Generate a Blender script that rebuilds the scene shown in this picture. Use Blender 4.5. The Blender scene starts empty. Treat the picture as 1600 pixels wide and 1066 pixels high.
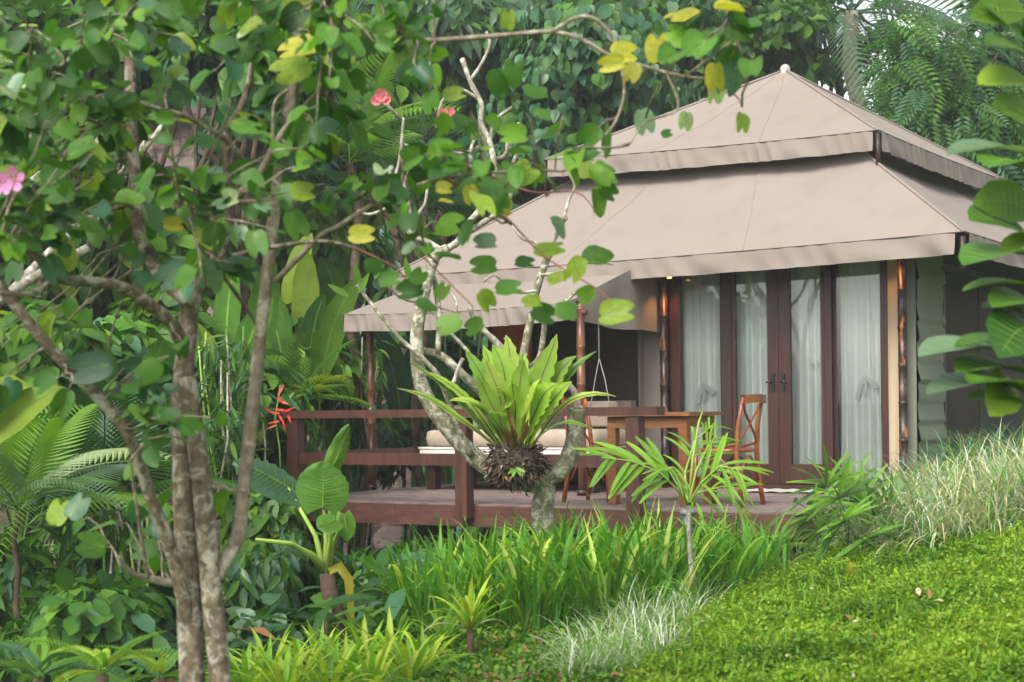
import bpy, math, random
import numpy as np
from mathutils import Vector, Matrix, noise as mnoise

rnd = random.Random(7)
npr = np.random.default_rng(7)
S = bpy.context.scene
COL = S.collection

# ------------------------------------------------------------------ camera
FPX, CX, HY, ROLL, EYE = 2500.0, 800.0, 638.0, 0.012, 0.8
cam_d = bpy.data.cameras.new('camera')
cam = bpy.data.objects.new('camera', cam_d); COL.objects.link(cam)
cam_d.sensor_width = 36.0
cam_d.lens = 36.0 * FPX / 1600.0
cam_d.shift_y = (HY - 533.0) / 1600.0
cam_d.clip_start = 0.05; cam_d.clip_end = 2000
cam.location = (0, 0, EYE)
cam.rotation_euler = (math.pi / 2, ROLL, 0)
cam_d.dof.use_dof = True
cam_d.dof.focus_distance = 13.5
cam_d.dof.aperture_fstop = 4.0
S.camera = cam

# ------------------------------------------------------------------ sky, sun, exposure
SUN_EL, SUN_ROT = math.radians(48), math.radians(210)
W = bpy.data.worlds.new('World'); S.world = W; W.use_nodes = True
wn = W.node_tree; wn.nodes.clear()
sky = wn.nodes.new('ShaderNodeTexSky'); sky.sky_type = 'NISHITA'; sky.sun_disc = False
sky.sun_elevation = SUN_EL; sky.sun_rotation = SUN_ROT
sky.air_density = 1.0; sky.dust_density = 4.0; sky.ozone_density = 1.0
hs = wn.nodes.new('ShaderNodeHueSaturation'); hs.inputs['Saturation'].default_value = 0.28
bg = wn.nodes.new('ShaderNodeBackground'); bg.inputs['Strength'].default_value = 0.15
wo = wn.nodes.new('ShaderNodeOutputWorld')
wn.links.new(sky.outputs[0], hs.inputs['Color']); wn.links.new(hs.outputs[0], bg.inputs[0]); wn.links.new(bg.outputs[0], wo.inputs[0])
sun_d = bpy.data.lights.new('sun', 'SUN'); sun_d.energy = 1.25; sun_d.angle = math.radians(26); sun_d.color = (1.0, 0.95, 0.87)
sun = bpy.data.objects.new('sun', sun_d); COL.objects.link(sun)
# direction towards the sun: azimuth measured like the sky node (rotation about Z from +Y, clockwise)
sd = Vector((math.sin(SUN_ROT) * math.cos(SUN_EL), math.cos(SUN_ROT) * math.cos(SUN_EL), math.sin(SUN_EL)))
sun.rotation_euler = sd.to_track_quat('Z', 'Y').to_euler()
S.view_settings.view_transform = 'Standard'; S.view_settings.look = 'None'
S.view_settings.gamma = 1.0; S.view_settings.use_curve_mapping = False
S.view_settings.exposure = 1.34
S.cycles.max_bounces = 7; S.cycles.diffuse_bounces = 4; S.cycles.glossy_bounces = 3
S.cycles.transmission_bounces = 5; S.cycles.transparent_max_bounces = 8
S.cycles.caustics_reflective = False; S.cycles.caustics_refractive = False

# ------------------------------------------------------------------ pixel -> direction helpers
_c, _s = math.cos(ROLL), math.sin(ROLL)
def ray(px, py):
    a, b = px - CX, HY - py
    return (a * _c + b * _s) / FPX, (-a * _s + b * _c) / FPX
def P(px, py, Y):
    a, b = ray(px, py)
    return Vector((a * Y, Y, EYE + b * Y))
def PZ(px, py, z):
    a, b = ray(px, py); Y = (z - EYE) / b
    return Vector((a * Y, Y, z))
# building frame: u runs along the tent front (to the left and away), v runs into the tent
ANG = math.radians(33.0)
UX, UY, VX, VY = -math.cos(ANG), math.sin(ANG), math.sin(ANG), math.cos(ANG)
C0 = PZ(1240, 802, 0.0)
def uvz(u, v, z):
    return Vector((C0.x + u * UX + v * VX, C0.y + u * UY + v * VY, z))
def u_at(px, v, py=600):
    k, _ = ray(px, py)
    return (C0.x + v * VX - k * (C0.y + v * VY)) / (k * UY - UX)
def v_at(px, u, py=600):
    k, _ = ray(px, py)
    return (C0.x + u * UX - k * (C0.y + u * UY)) / (k * VY - VX)

# ------------------------------------------------------------------ materials
MATS = {}
def newmat(name):
    m = bpy.data.materials.new(name); m.use_nodes = True
    nt = m.node_tree; nt.nodes.clear()
    out = nt.nodes.new('ShaderNodeOutputMaterial')
    MATS[name] = m
    return m, nt, out
def noise_col(nt, c1, c2, scale, detail=4.0, obj=True, stretch=None, lo=0.35, hi=0.65):
    tc = nt.nodes.new('ShaderNodeTexCoord')
    src = tc.outputs['Object']
    if stretch:
        mp = nt.nodes.new('ShaderNodeMapping'); mp.inputs['Scale'].default_value = stretch
        nt.links.new(src, mp.inputs['Vector']); src = mp.outputs[0]
    n = nt.nodes.new('ShaderNodeTexNoise'); n.inputs['Scale'].default_value = scale; n.inputs['Detail'].default_value = detail
    n.inputs['Roughness'].default_value = 0.65
    nt.links.new(src, n.inputs['Vector'])
    r = nt.nodes.new('ShaderNodeValToRGB')
    r.color_ramp.elements[0].position = lo; r.color_ramp.elements[1].position = hi
    r.color_ramp.elements[0].color = (*c1, 1); r.color_ramp.elements[1].color = (*c2, 1)
    nt.links.new(n.outputs['Fac'], r.inputs[0])
    return r.outputs[0], n.outputs['Fac'], src
def bump(nt, fac, strength, dist):
    b = nt.nodes.new('ShaderNodeBump'); b.inputs['Strength'].default_value = strength; b.inputs['Distance'].default_value = dist
    nt.links.new(fac, b.inputs['Height']); return b.outputs[0]
def mat(name, c1, c2=None, scale=8, rough=0.6, spec=0.3, stretch=None, bumps=0.0, bdist=0.01, detail=4, lo=0.35, hi=0.65, metallic=0.0):
    m, nt, out = newmat(name)
    p = nt.nodes.new('ShaderNodeBsdfPrincipled')
    p.inputs['Roughness'].default_value = rough; p.inputs['Specular IOR Level'].default_value = spec; p.inputs['Metallic'].default_value = metallic
    col, fac, _ = noise_col(nt, c1, c2 or tuple(x * 0.8 for x in c1), scale, detail, stretch=stretch, lo=lo, hi=hi)
    nt.links.new(col, p.inputs['Base Color'])
    if bumps: nt.links.new(bump(nt, fac, bumps, bdist), p.inputs['Normal'])
    nt.links.new(p.outputs[0], out.inputs[0])
    return m
def leafmat(name, c, trans=0.38, rough=0.48, spec=0.28, tint=(1.25, 1.35, 0.55), vary=0.16, scale=5):
    m, nt, out = newmat(name)
    p = nt.nodes.new('ShaderNodeBsdfPrincipled'); p.inputs['Roughness'].default_value = rough; p.inputs['Specular IOR Level'].default_value = spec
    t = nt.nodes.new('ShaderNodeBsdfTranslucent')
    c1 = tuple(x * (1 - vary) for x in c); c2 = tuple(min(1, x * (1 + vary)) for x in c)
    col, fac, _ = noise_col(nt, c1, c2, scale, 3)
    oi = nt.nodes.new('ShaderNodeObjectInfo')
    hsv = nt.nodes.new('ShaderNodeHueSaturation')
    mr = nt.nodes.new('ShaderNodeMapRange'); mr.inputs['To Min'].default_value = 0.75; mr.inputs['To Max'].default_value = 1.3
    nt.links.new(oi.outputs['Random'], mr.inputs['Value']); nt.links.new(mr.outputs[0], hsv.inputs['Value'])
    nt.links.new(col, hsv.inputs['Color'])
    sp_ = nt.nodes.new('ShaderNodeTexNoise'); sp_.inputs['Scale'].default_value = 7.0; sp_.inputs['Detail'].default_value = 5; sp_.inputs['Roughness'].default_value = .7
    nt.links.new(_, sp_.inputs['Vector'])
    sr = nt.nodes.new('ShaderNodeValToRGB'); sr.color_ramp.elements[0].position = .64; sr.color_ramp.elements[0].color = (0, 0, 0, 1); sr.color_ramp.elements[1].position = .72; sr.color_ramp.elements[1].color = (.55, .55, .55, 1); nt.links.new(sp_.outputs[0], sr.inputs[0])
    bl = nt.nodes.new('ShaderNodeMix'); bl.data_type = 'RGBA'; nt.links.new(sr.outputs[0], bl.inputs['Factor']); nt.links.new(hsv.outputs[0], bl.inputs['A']); bl.inputs['B'].default_value = (.16, .12, .03, 1)
    nt.links.new(bl.outputs['Result'], p.inputs['Base Color'])
    mx = nt.nodes.new('ShaderNodeMix'); mx.data_type = 'RGBA'; mx.blend_type = 'MULTIPLY'; mx.inputs['Factor'].default_value = 1.0
    nt.links.new(bl.outputs['Result'], mx.inputs['A']); mx.inputs['B'].default_value = (*tint, 1)
    nt.links.new(mx.outputs['Result'], t.inputs['Color'])
    ms = nt.nodes.new('ShaderNodeMixShader'); ms.inputs[0].default_value = trans
    nt.links.new(p.outputs[0], ms.inputs[1]); nt.links.new(t.outputs[0], ms.inputs[2]); nt.links.new(ms.outputs[0], out.inputs[0])
    return m

# foliage palette
leafmat('leaf_dark', (0.026, 0.074, 0.016)); leafmat('leaf_deep', (0.036, 0.106, 0.014)); leafmat('leaf_mid', (0.060, 0.152, 0.016))
leafmat('leaf_fresh', (0.102, 0.218, 0.018)); leafmat('leaf_lime', (0.185, 0.270, 0.024)); leafmat('leaf_yellow', (0.330, 0.315, 0.028), trans=0.45)
leafmat('leaf_blue', (0.034, 0.105, 0.050), rough=0.42, spec=0.4); leafmat('leaf_teal', (0.044, 0.125, 0.052), rough=0.42, spec=0.4)
leafmat('leaf_grey', (0.110, 0.190, 0.100), rough=0.4, spec=0.5); leafmat('leaf_brown', (0.240, 0.120, 0.045), trans=0.2)
leafmat('leaf_pale', (0.330, 0.420, 0.220)); leafmat('leaf_straw', (0.460, 0.420, 0.260), trans=0.25, tint=(1.1, 1.05, 0.8))
leafmat('fern_green', (0.200, 0.330, 0.030), trans=0.4); leafmat('fern_green_b', (0.280, 0.390, 0.045), trans=0.4); leafmat('fern_green_c', (0.120, 0.240, 0.024), trans=0.4)
leafmat('lily_green', (0.070, 0.215, 0.016), trans=0.42); leafmat('lily_bright', (0.150, 0.310, 0.026), trans=0.45); leafmat('lily_tip', (0.330, 0.420, 0.070), trans=0.4)
leafmat('lawn_a', (0.130, 0.255, 0.012), trans=0.35); leafmat('lawn_b', (0.185, 0.325, 0.016), trans=0.4); leafmat('lawn_c', (0.070, 0.165, 0.010), trans=0.3); leafmat('lawn_d', (0.260, 0.370, 0.030), trans=0.4)
leafmat('grass_blue', (0.110, 0.250, 0.140), trans=0.3); leafmat('grass_white', (0.560, 0.620, 0.470), trans=0.3, tint=(1, 1.05, 0.85))
leafmat('petal_pink', (0.640, 0.240, 0.440), trans=0.3, tint=(1, .8, .9)); leafmat('petal_coral', (0.700, 0.190, 0.220), trans=0.3, tint=(1, .8, .8)); leafmat('petal_red', (0.560, 0.036, 0.024), trans=0.15, tint=(1, .7, .6)); leafmat('petal_white', (0.8, 0.72, 0.6), tint=(1, 1, 1))
leafmat('drac_green', (0.150, 0.290, 0.018), trans=0.4); leafmat('drac_yellow', (0.300, 0.400, 0.034), trans=0.4)
leafmat('vein', (0.150, 0.280, 0.045), trans=0.25)
mat('midrib_dark', (0.05, 0.035, 0.02), (0.09, 0.06, 0.03), 20)
# wood, bark, cloth, stone
def barkmat(name, dark, mid, pale, fine=38, patch=11, amount=0.5):
    m, nt, out = newmat(name)
    p = nt.nodes.new('ShaderNodeBsdfPrincipled'); p.inputs['Roughness'].default_value = 0.92; p.inputs['Specular IOR Level'].default_value = 0.08
    col, fac, src = noise_col(nt, dark, mid, fine, 8, lo=0.30, hi=0.70, stretch=(1, 1, 0.55))
    n2 = nt.nodes.new('ShaderNodeTexNoise'); n2.inputs['Scale'].default_value = patch; n2.inputs['Detail'].default_value = 9; n2.inputs['Roughness'].default_value = 0.72; n2.inputs['Distortion'].default_value = 0.6
    tc = nt.nodes.new('ShaderNodeTexCoord'); nt.links.new(tc.outputs['Object'], n2.inputs['Vector'])
    r = nt.nodes.new('ShaderNodeValToRGB'); r.color_ramp.elements[0].position = 0.60 - 0.2 * amount; r.color_ramp.elements[1].position = 0.70 - 0.2 * amount
    nt.links.new(n2.outputs[0], r.inputs[0])
    mx = nt.nodes.new('ShaderNodeMix'); mx.data_type = 'RGBA'; nt.links.new(r.outputs[0], mx.inputs['Factor']); nt.links.new(col, mx.inputs['A']); mx.inputs['B'].default_value = (*pale, 1)
    nt.links.new(mx.outputs['Result'], p.inputs['Base Color']); nt.links.new(bump(nt, fac, 0.5, 0.006), p.inputs['Normal'])
    nt.links.new(p.outputs[0], out.inputs[0])
barkmat('bark', (0.050, 0.036, 0.024), (0.200, 0.160, 0.110), (0.330, 0.315, 0.255), 40, 16, 0.50)
barkmat('bark_pale', (0.090, 0.070, 0.046), (0.240, 0.205, 0.150), (0.330, 0.300, 0.235), 40, 12, 0.40)
barkmat('bark_green', (0.075, 0.075, 0.038), (0.250, 0.235, 0.160), (0.450, 0.430, 0.350), 30, 14, 0.55)
barkmat('bark_silver', (0.120, 0.105, 0.075), (0.330, 0.305, 0.245), (0.470, 0.450, 0.385), 34, 14, 0.45)
mat('bark_dark', (0.040, 0.028, 0.018), (0.120, 0.090, 0.060), 9, rough=0.9, spec=0.1, bumps=0.6, bdist=0.02)
mat('twig_red', (0.200, 0.050, 0.045), (0.270, 0.110, 0.080), 20)
mat('stem_green', (0.060, 0.130, 0.025), (0.110, 0.190, 0.045), 10)
mat('stem_lime', (0.200, 0.310, 0.040), (0.290, 0.380, 0.080), 10)
mat('rail_wood', (0.088, 0.034, 0.024), (0.042, 0.017, 0.013), 5, rough=0.45, spec=0.4, stretch=(3, 3, 0.5), bumps=0.15)
mat('fascia_wood', (0.105, 0.043, 0.033), (0.052, 0.023, 0.019), 4, rough=0.55, spec=0.3, stretch=(1.2, 1.2, 6), bumps=0.2)
mat('door_wood', (0.052, 0.017, 0.011), (0.028, 0.010, 0.007), 6, rough=0.4, spec=0.45, stretch=(5, 5, 0.4), bumps=0.1)
mat('dark_wood', (0.020, 0.011, 0.008), (0.038, 0.018, 0.012), 6, rough=0.45, spec=0.4, stretch=(5, 5, 0.5))
mat('table_wood', (0.230, 0.096, 0.034), (0.140, 0.055, 0.021), 7, rough=0.4, spec=0.4, stretch=(1, 1, 5))
mat('chair_wood', (0.270, 0.078, 0.022), (0.150, 0.040, 0.014), 9, rough=0.35, spec=0.5, bumps=0.05)
mat('orange_wood', (0.640, 0.180, 0.050), (0.500, 0.130, 0.036), 5, rough=0.5, stretch=(3, 3, 0.6))
mat('bamboo_red', (0.150, 0.062, 0.030), (0.075, 0.030, 0.017), 5, rough=0.35, spec=0.5, stretch=(4, 4, 0.7), bumps=0.08)
mat('bamboo_black', (0.016, 0.010, 0.009), (0.300, 0.120, 0.042), 9, rough=0.4, spec=0.5, stretch=(3, 3, 0.9), lo=0.53, hi=0.68, detail=6)
mat('deck_wood', (0.190, 0.145, 0.128), (0.105, 0.080, 0.072), 5, rough=0.7, spec=0.25, stretch=(1, 1, 1), bumps=0.2)
mat('cushion', (0.390, 0.320, 0.250), (0.330, 0.270, 0.210), 10, rough=0.9, spec=0.1, bumps=0.1)
mat('cushion_grey', (0.170, 0.140, 0.120), (0.130, 0.105, 0.090), 10, rough=0.9, spec=0.1)
mat('linen_white', (0.680, 0.640, 0.580), (0.600, 0.560, 0.500), 8, rough=0.9, spec=0.1)
mat('curtain_cloth', (0.780, 0.815, 0.785), (0.740, 0.780, 0.745), 1.5, rough=0.9, spec=0.1)
mat('tie_cloth', (0.620, 0.650, 0.620), (0.540, 0.580, 0.540), 8, rough=0.9, spec=0.1)
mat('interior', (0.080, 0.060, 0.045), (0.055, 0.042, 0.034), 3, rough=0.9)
mat('screen', (0.046, 0.034, 0.027), (0.032, 0.024, 0.020), 3, rough=0.8, spec=0.2)
mat('piping', (0.045, 0.030, 0.026), (0.060, 0.040, 0.034), 8, rough=0.8)
mat('lamp_metal', (0.060, 0.066, 0.072), (0.040, 0.044, 0.050), 20, rough=0.4, spec=0.5)
mat('lamp_top', (0.150, 0.160, 0.180), (0.110, 0.120, 0.135), 20, rough=0.4, spec=0.5)
mat('mat_cloth', (0.330, 0.310, 0.290), (0.420, 0.400, 0.370), 40, rough=0.95)
mat('rope', (0.500, 0.470, 0.420), (0.380, 0.350, 0.310), 40, rough=0.9)
mat('steel', (0.060, 0.055, 0.050), (0.040, 0.036, 0.034), 20, rough=0.35, metallic=0.8)
mat('soil', (0.050, 0.036, 0.022), (0.036, 0.044, 0.018), 3, rough=0.95, spec=0.1, bumps=0.8, bdist=0.05)
mat('moss_soil', (0.045, 0.080, 0.018), (0.085, 0.150, 0.022), 4, rough=0.95, spec=0.1, bumps=0.6, bdist=0.03)
mat('hill_green', (0.018, 0.042, 0.014), (0.030, 0.062, 0.020), 0.6, rough=0.95, spec=0.1)
mat('rock', (0.210, 0.160, 0.140), (0.100, 0.078, 0.070), 2.0, rough=0.95, spec=0.1, stretch=(1, 1, 3), bumps=0.9, bdist=0.2, detail=8)
mat('root_fibre', (0.022, 0.016, 0.012), (0.090, 0.072, 0.055), 30, rough=0.95, spec=0.1, detail=6)
mat('trunk_brown', (0.110, 0.070, 0.045), (0.055, 0.036, 0.024), 12, rough=0.9, bumps=0.6, stretch=(1, 1, 4))
mat('finial', (0.36, 0.34, 0.32), (0.28, 0.26, 0.25), 10, rough=0.6)
def canvasmat(name, c, transl=0.1):
    m, nt, out = newmat(name)
    p = nt.nodes.new('ShaderNodeBsdfPrincipled'); p.inputs['Roughness'].default_value = 0.85; p.inputs['Specular IOR Level'].default_value = 0.15
    col, fac, src = noise_col(nt, tuple(x * 0.94 for x in c), tuple(x * 1.03 for x in c), 0.7, 4, lo=0.3, hi=0.7)
    n2 = nt.nodes.new('ShaderNodeTexNoise'); n2.inputs['Scale'].default_value = 2.6; n2.inputs['Detail'].default_value = 5; n2.inputs['Distortion'].default_value = 0.8
    nt.links.new(src, n2.inputs['Vector'])
    n3 = nt.nodes.new('ShaderNodeTexNoise'); n3.inputs['Scale'].default_value = 260; n3.inputs['Detail'].default_value = 2
    nt.links.new(src, n3.inputs['Vector'])
    # faint rain streaks and dirt, a shape of their own
    mp = nt.nodes.new('ShaderNodeMapping'); mp.inputs['Scale'].default_value = (3.5, 3.5, 0.5); nt.links.new(src, mp.inputs['Vector'])
    n4 = nt.nodes.new('ShaderNodeTexNoise'); n4.inputs['Scale'].default_value = 1.0; n4.inputs['Detail'].default_value = 6; nt.links.new(mp.outputs[0], n4.inputs['Vector'])
    r4 = nt.nodes.new('ShaderNodeValToRGB'); r4.color_ramp.elements[0].position = 0.25; r4.color_ramp.elements[0].color = (0.92, 0.91, 0.90, 1)
    r4.color_ramp.elements[1].position = 0.5; r4.color_ramp.elements[1].color = (1, 1, 1, 1); nt.links.new(n4.outputs[0], r4.inputs[0])
    mx = nt.nodes.new('ShaderNodeMix'); mx.data_type = 'RGBA'; mx.blend_type = 'MULTIPLY'; mx.inputs['Factor'].default_value = 1
    nt.links.new(col, mx.inputs['A']); nt.links.new(r4.outputs[0], mx.inputs['B'])
    nt.links.new(mx.outputs['Result'], p.inputs['Base Color'])
    b1 = nt.nodes.new('ShaderNodeBump'); b1.inputs['Strength'].default_value = 0.11; b1.inputs['Distance'].default_value = 0.05; nt.links.new(n2.outputs[0], b1.inputs['Height'])
    b2 = nt.nodes.new('ShaderNodeBump'); b2.inputs['Strength'].default_value = 0.25; b2.inputs['Distance'].default_value = 0.002
    nt.links.new(n3.outputs[0], b2.inputs['Height']); nt.links.new(b1.outputs[0], b2.inputs['Normal']); nt.links.new(b2.outputs[0], p.inputs['Normal'])
    t = nt.nodes.new('ShaderNodeBsdfTranslucent'); nt.links.new(mx.outputs['Result'], t.inputs['Color'])
    ms = nt.nodes.new('ShaderNodeMixShader'); ms.inputs[0].default_value = transl
    nt.links.new(p.outputs[0], ms.inputs[1]); nt.links.new(t.outputs[0], ms.inputs[2]); nt.links.new(ms.outputs[0], out.inputs[0])
canvasmat('canvas', (0.226, 0.192, 0.165), 0.06)
canvasmat('lamplit_canvas', (0.430, 0.340, 0.230), 0.06)  # canvas copy with warm lamplight put into its colour
canvasmat('canvas_grey', (0.230, 0.200, 0.172), 0.06)
canvasmat('shaded_canvas', (0.050, 0.048, 0.040), 0.02)  # canvas copy with shade put into its colour, for the right wall
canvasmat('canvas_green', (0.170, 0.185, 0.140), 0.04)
def glassmat():
    m, nt, out = newmat('glass')
    t = nt.nodes.new('ShaderNodeBsdfTransparent'); t.inputs[0].default_value = (0.96, 0.985, 0.965, 1)
    g = nt.nodes.new('ShaderNodeBsdfGlossy'); g.inputs['Roughness'].default_value = 0.01
    fr = nt.nodes.new('ShaderNodeFresnel'); fr.inputs[0].default_value = 1.58
    ms = nt.nodes.new('ShaderNodeMixShader')
    nt.links.new(fr.outputs[0], ms.inputs[0]); nt.links.new(t.outputs[0], ms.inputs[1]); nt.links.new(g.outputs[0], ms.inputs[2]); nt.links.new(ms.outputs[0], out.inputs[0])
glassmat()
def emitmat(name, c, st):
    m, nt, out = newmat(name)
    e = nt.nodes.new('ShaderNodeEmission'); e.inputs[0].default_value = (*c, 1); e.inputs[1].default_value = st
    nt.links.new(e.outputs[0], out.inputs[0])
emitmat('lamp_glow', (1.0, 0.32, 0.08), 2.5)

# ------------------------------------------------------------------ mesh helpers
def frame_of(d, up=Vector((0, 0, 1))):
    d = d.normalized(); x = d.cross(up)
    if x.length < 1e-4: x = d.cross(Vector((0, 1, 0)))
    x.normalize(); return x, d, x.cross(d)      # right, forward, normal
class MB:
    def __init__(s): s.v = []; s.f = []; s.m = []; s.cur = 0
    def quad(s, *ids): s.f.append(ids); s.m.append(s.cur)
    def add(s, p): s.v.append(tuple(p)); return len(s.v) - 1
    def tube(s, pts, rad, n=8, cap=True):
        pts = [Vector(p) for p in pts]; k = len(pts)
        if not hasattr(rad, '__len__'): rad = [rad] * k
        prev = None; rings = []
        for i, p in enumerate(pts):
            d = (pts[min(i + 1, k - 1)] - pts[max(i - 1, 0)])
            if d.length < 1e-9: d = Vector((0, 0, 1))
            d.normalize()
            if prev is None:
                x = d.cross(Vector((0, 0, 1)))
                if x.length < 1e-3: x = d.cross(Vector((0, 1, 0)))
            else: x = prev - d * prev.dot(d)
            x.normalize(); prev = x; y = d.cross(x)
            rings.append([s.add(p + (x * math.cos(2 * math.pi * j / n) + y * math.sin(2 * math.pi * j / n)) * rad[i]) for j in range(n)])
        for a, b in zip(rings, rings[1:]):
            for j in range(n): s.quad(a[j], a[(j + 1) % n], b[(j + 1) % n], b[j])
        if cap: s.quad(*rings[0][::-1]); s.quad(*rings[-1])
        return s
    def box(s, u0, u1, v0, v1, z0, z1, tf=uvz, bev=0.0):
        c = [(u0, v0, z0), (u1, v0, z0), (u1, v1, z0), (u0, v1, z0), (u0, v0, z1), (u1, v0, z1), (u1, v1, z1), (u0, v1, z1)]
        ids = [s.add(tf(*p)) for p in c]
        for q in ((0, 1, 2, 3), (7, 6, 5, 4), (4, 5, 1, 0), (5, 6, 2, 1), (6, 7, 3, 2), (7, 4, 0, 3)): s.quad(*[ids[i] for i in q])
        return s
    def grid(s, fn, nx, ny):
        ids = [[s.add(fn(i / nx, j / ny)) for i in range(nx + 1)] for j in range(ny + 1)]
        for j in range(ny):
            for i in range(nx): s.quad(ids[j][i], ids[j][i + 1], ids[j + 1][i + 1], ids[j + 1][i])
        return s
    def strip(s, path, widths, normals, fold=0.0, midmat=None, midw=0.0, ripple=0.0, rn=0):
        """a leaf blade of two halves along a path"""
        L = []; k = len(path)
        for i in range(k):
            p = Vector(path[i]); d = Vector(path[min(i + 1, k - 1)]) - Vector(path[max(i - 1, 0)])
            n = Vector(normals[i]) if not isinstance(normals, Vector) else normals
            x = d.cross(n)
            if x.length < 1e-6: x = Vector((1, 0, 0))
            x.normalize(); nn = x.cross(d).normalized(); w = widths[i]
            r1 = 1 + ripple * math.sin(i * 2.1 + rn); r2 = 1 + ripple * math.sin(i * 2.1 + 1.7 + rn)
            L.append((s.add(p - x * w * r1 + nn * (w * fold)), s.add(p), s.add(p + x * w * r2 + nn * (w * fold))))
        for a, b in zip(L, L[1:]):
            s.quad(a[0], a[1], b[1], b[0]); s.quad(a[1], a[2], b[2], b[1])
        if midmat is not None:
            c0 = s.cur; s.cur = midmat
            M = []
            for i in range(k - 1):
                p = Vector(path[i]); d = Vector(path[min(i + 1, k - 1)]) - Vector(path[max(i - 1, 0)])
                n = Vector(normals[i]) if not isinstance(normals, Vector) else normals
                x = d.cross(n); x = x.normalized() if x.length > 1e-6 else Vector((1, 0, 0)); nn = x.cross(d).normalized()
                mw = midw * (1 - 0.75 * i / k)
                M.append((s.add(p - x * mw + nn * 0.004), s.add(p + x * mw + nn * 0.004), s.add(p - x * mw - nn * 0.004), s.add(p + x * mw - nn * 0.004)))
            for a, b in zip(M, M[1:]):
                s.quad(a[0], a[1], b[1], b[0]); s.quad(a[2], b[2], b[3], a[3])
            s.cur = c0
        return s
    def mesh(s, name, mats, origin=(0, 0, 0), smooth=True, flip=False):
        o = Vector(origin)
        me = bpy.data.meshes.new(name)
        me.from_pydata([tuple(Vector(v) - o) for v in s.v], [], [f[::-1] for f in s.f] if flip else s.f)
        if isinstance(mats, str): mats = [mats]
        for m in mats: me.materials.append(MATS[m])
        if len(mats) > 1: me.polygons.foreach_set('material_index', s.m)
        if smooth: me.polygons.foreach_set('use_smooth', [True] * len(me.polygons))
        me.update(); return me
    def build(s, name, mats, parent=None, smooth=True, flip=False, kind=None, label=None):
        o = bpy.data.objects.new(name, s.mesh(name, mats, parent_loc(parent), smooth, flip)); COL.objects.link(o)
        if parent is not None: o.parent = parent
        if kind: o['kind'] = kind
        if label: o['label'] = label
        return o
def parent_loc(p):
    l = Vector((0, 0, 0))
    while p is not None: l += p.location; p = p.parent
    return l
def tag(o, label, cat, group=None, kind=None):
    o['label'] = label; o['category'] = cat
    if group: o['group'] = group
    if kind: o['kind'] = kind
    return o
def thing(name, loc, label, cat, group=None):
    o = bpy.data.objects.new(name, None); o.empty_display_size = 0.1; o.location = loc; COL.objects.link(o)
    return tag(o, label, cat, group)
def inst(name, me, M, parent, matname=None):
    """an object sharing mesh data; M is a world matrix"""
    o = bpy.data.objects.new(name, me); COL.objects.link(o); o.parent = parent
    o.matrix_local = Matrix.Translation(-parent_loc(parent)) @ M
    if matname:
        o.material_slots[0].link = 'OBJECT'; o.material_slots[0].material = MATS[matname]
    return o
def leafM(pos, d, n, size, w=1.0):
    d = Vector(d).normalized(); x = d.cross(Vector(n))
    if x.length < 1e-4: x = d.cross(Vector((0.3, 0.9, 0.2)))
    x.normalize(); z = x.cross(d)
    M = Matrix(((x.x * size * w, d.x * size, z.x * size, pos[0]), (x.y * size * w, d.y * size, z.y * size, pos[1]), (x.z * size * w, d.z * size, z.z * size, pos[2]), (0, 0, 0, 1)))
    return M
def tri_arrays(mb):
    T = []
    for f in mb.f:
        for i in range(1, len(f) - 1): T.append((f[0], f[i], f[i + 1]))
    return np.array(mb.v, float), np.array(T, int)
def scatter(name, tmpls, pos, d, n, size, mats, midx, parent=None, wid=None, kind='stuff', smooth=True):
    """many copies of small leaf templates joined into one mesh"""
    pos = np.asarray(pos, float); d = np.asarray(d, float); n = np.asarray(n, float); size = np.asarray(size, float)
    N = len(pos); d = d / (np.linalg.norm(d, axis=1, keepdims=True) + 1e-9)
    x = np.cross(d, n); x /= (np.linalg.norm(x, axis=1, keepdims=True) + 1e-9); z = np.cross(x, d)
    if wid is None: wid = np.ones(N)
    Vs, Fs, Ms = [], [], []; off = 0
    which = npr.integers(0, len(tmpls), N)
    for t, (tv, tf) in enumerate(tmpls):
        I = np.where(which == t)[0]
        if len(I) == 0: continue
        V = (tv[None, :, 0, None] * (x[I] * wid[I, None])[:, None, :] + tv[None, :, 1, None] * d[I][:, None, :] + tv[None, :, 2, None] * z[I][:, None, :]) * size[I][:, None, None] + pos[I][:, None, :]
        F = tf[None] + (np.arange(len(I)) * len(tv))[:, None, None] + off
        Vs.append(V.reshape(-1, 3)); Fs.append(F.reshape(-1, 3)); Ms.append(np.repeat(np.asarray(midx)[I], len(tf))); off += len(I) * len(tv)
    V = np.concatenate(Vs) - np.array(parent_loc(parent))[None]; F = np.concatenate(Fs); Mi = np.concatenate(Ms)
    me = bpy.data.meshes.new(name)
    me.vertices.add(len(V)); me.vertices.foreach_set('co', V.ravel())
    me.loops.add(len(F) * 3); me.loops.foreach_set('vertex_index', F.ravel().astype(np.int32))
    me.polygons.add(len(F)); me.polygons.foreach_set('loop_start', (np.arange(len(F)) * 3).astype(np.int32))
    for m in mats: me.materials.append(MATS[m])
    me.polygons.foreach_set('material_index', Mi.astype(np.int32))
    me.polygons.foreach_set('use_smooth', np.full(len(F), smooth))
    me.update(calc_edges=True)
    o = bpy.data.objects.new(name, me); COL.objects.link(o)
    if parent is not None: o.parent = parent
    if kind: o['kind'] = kind
    return o

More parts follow.
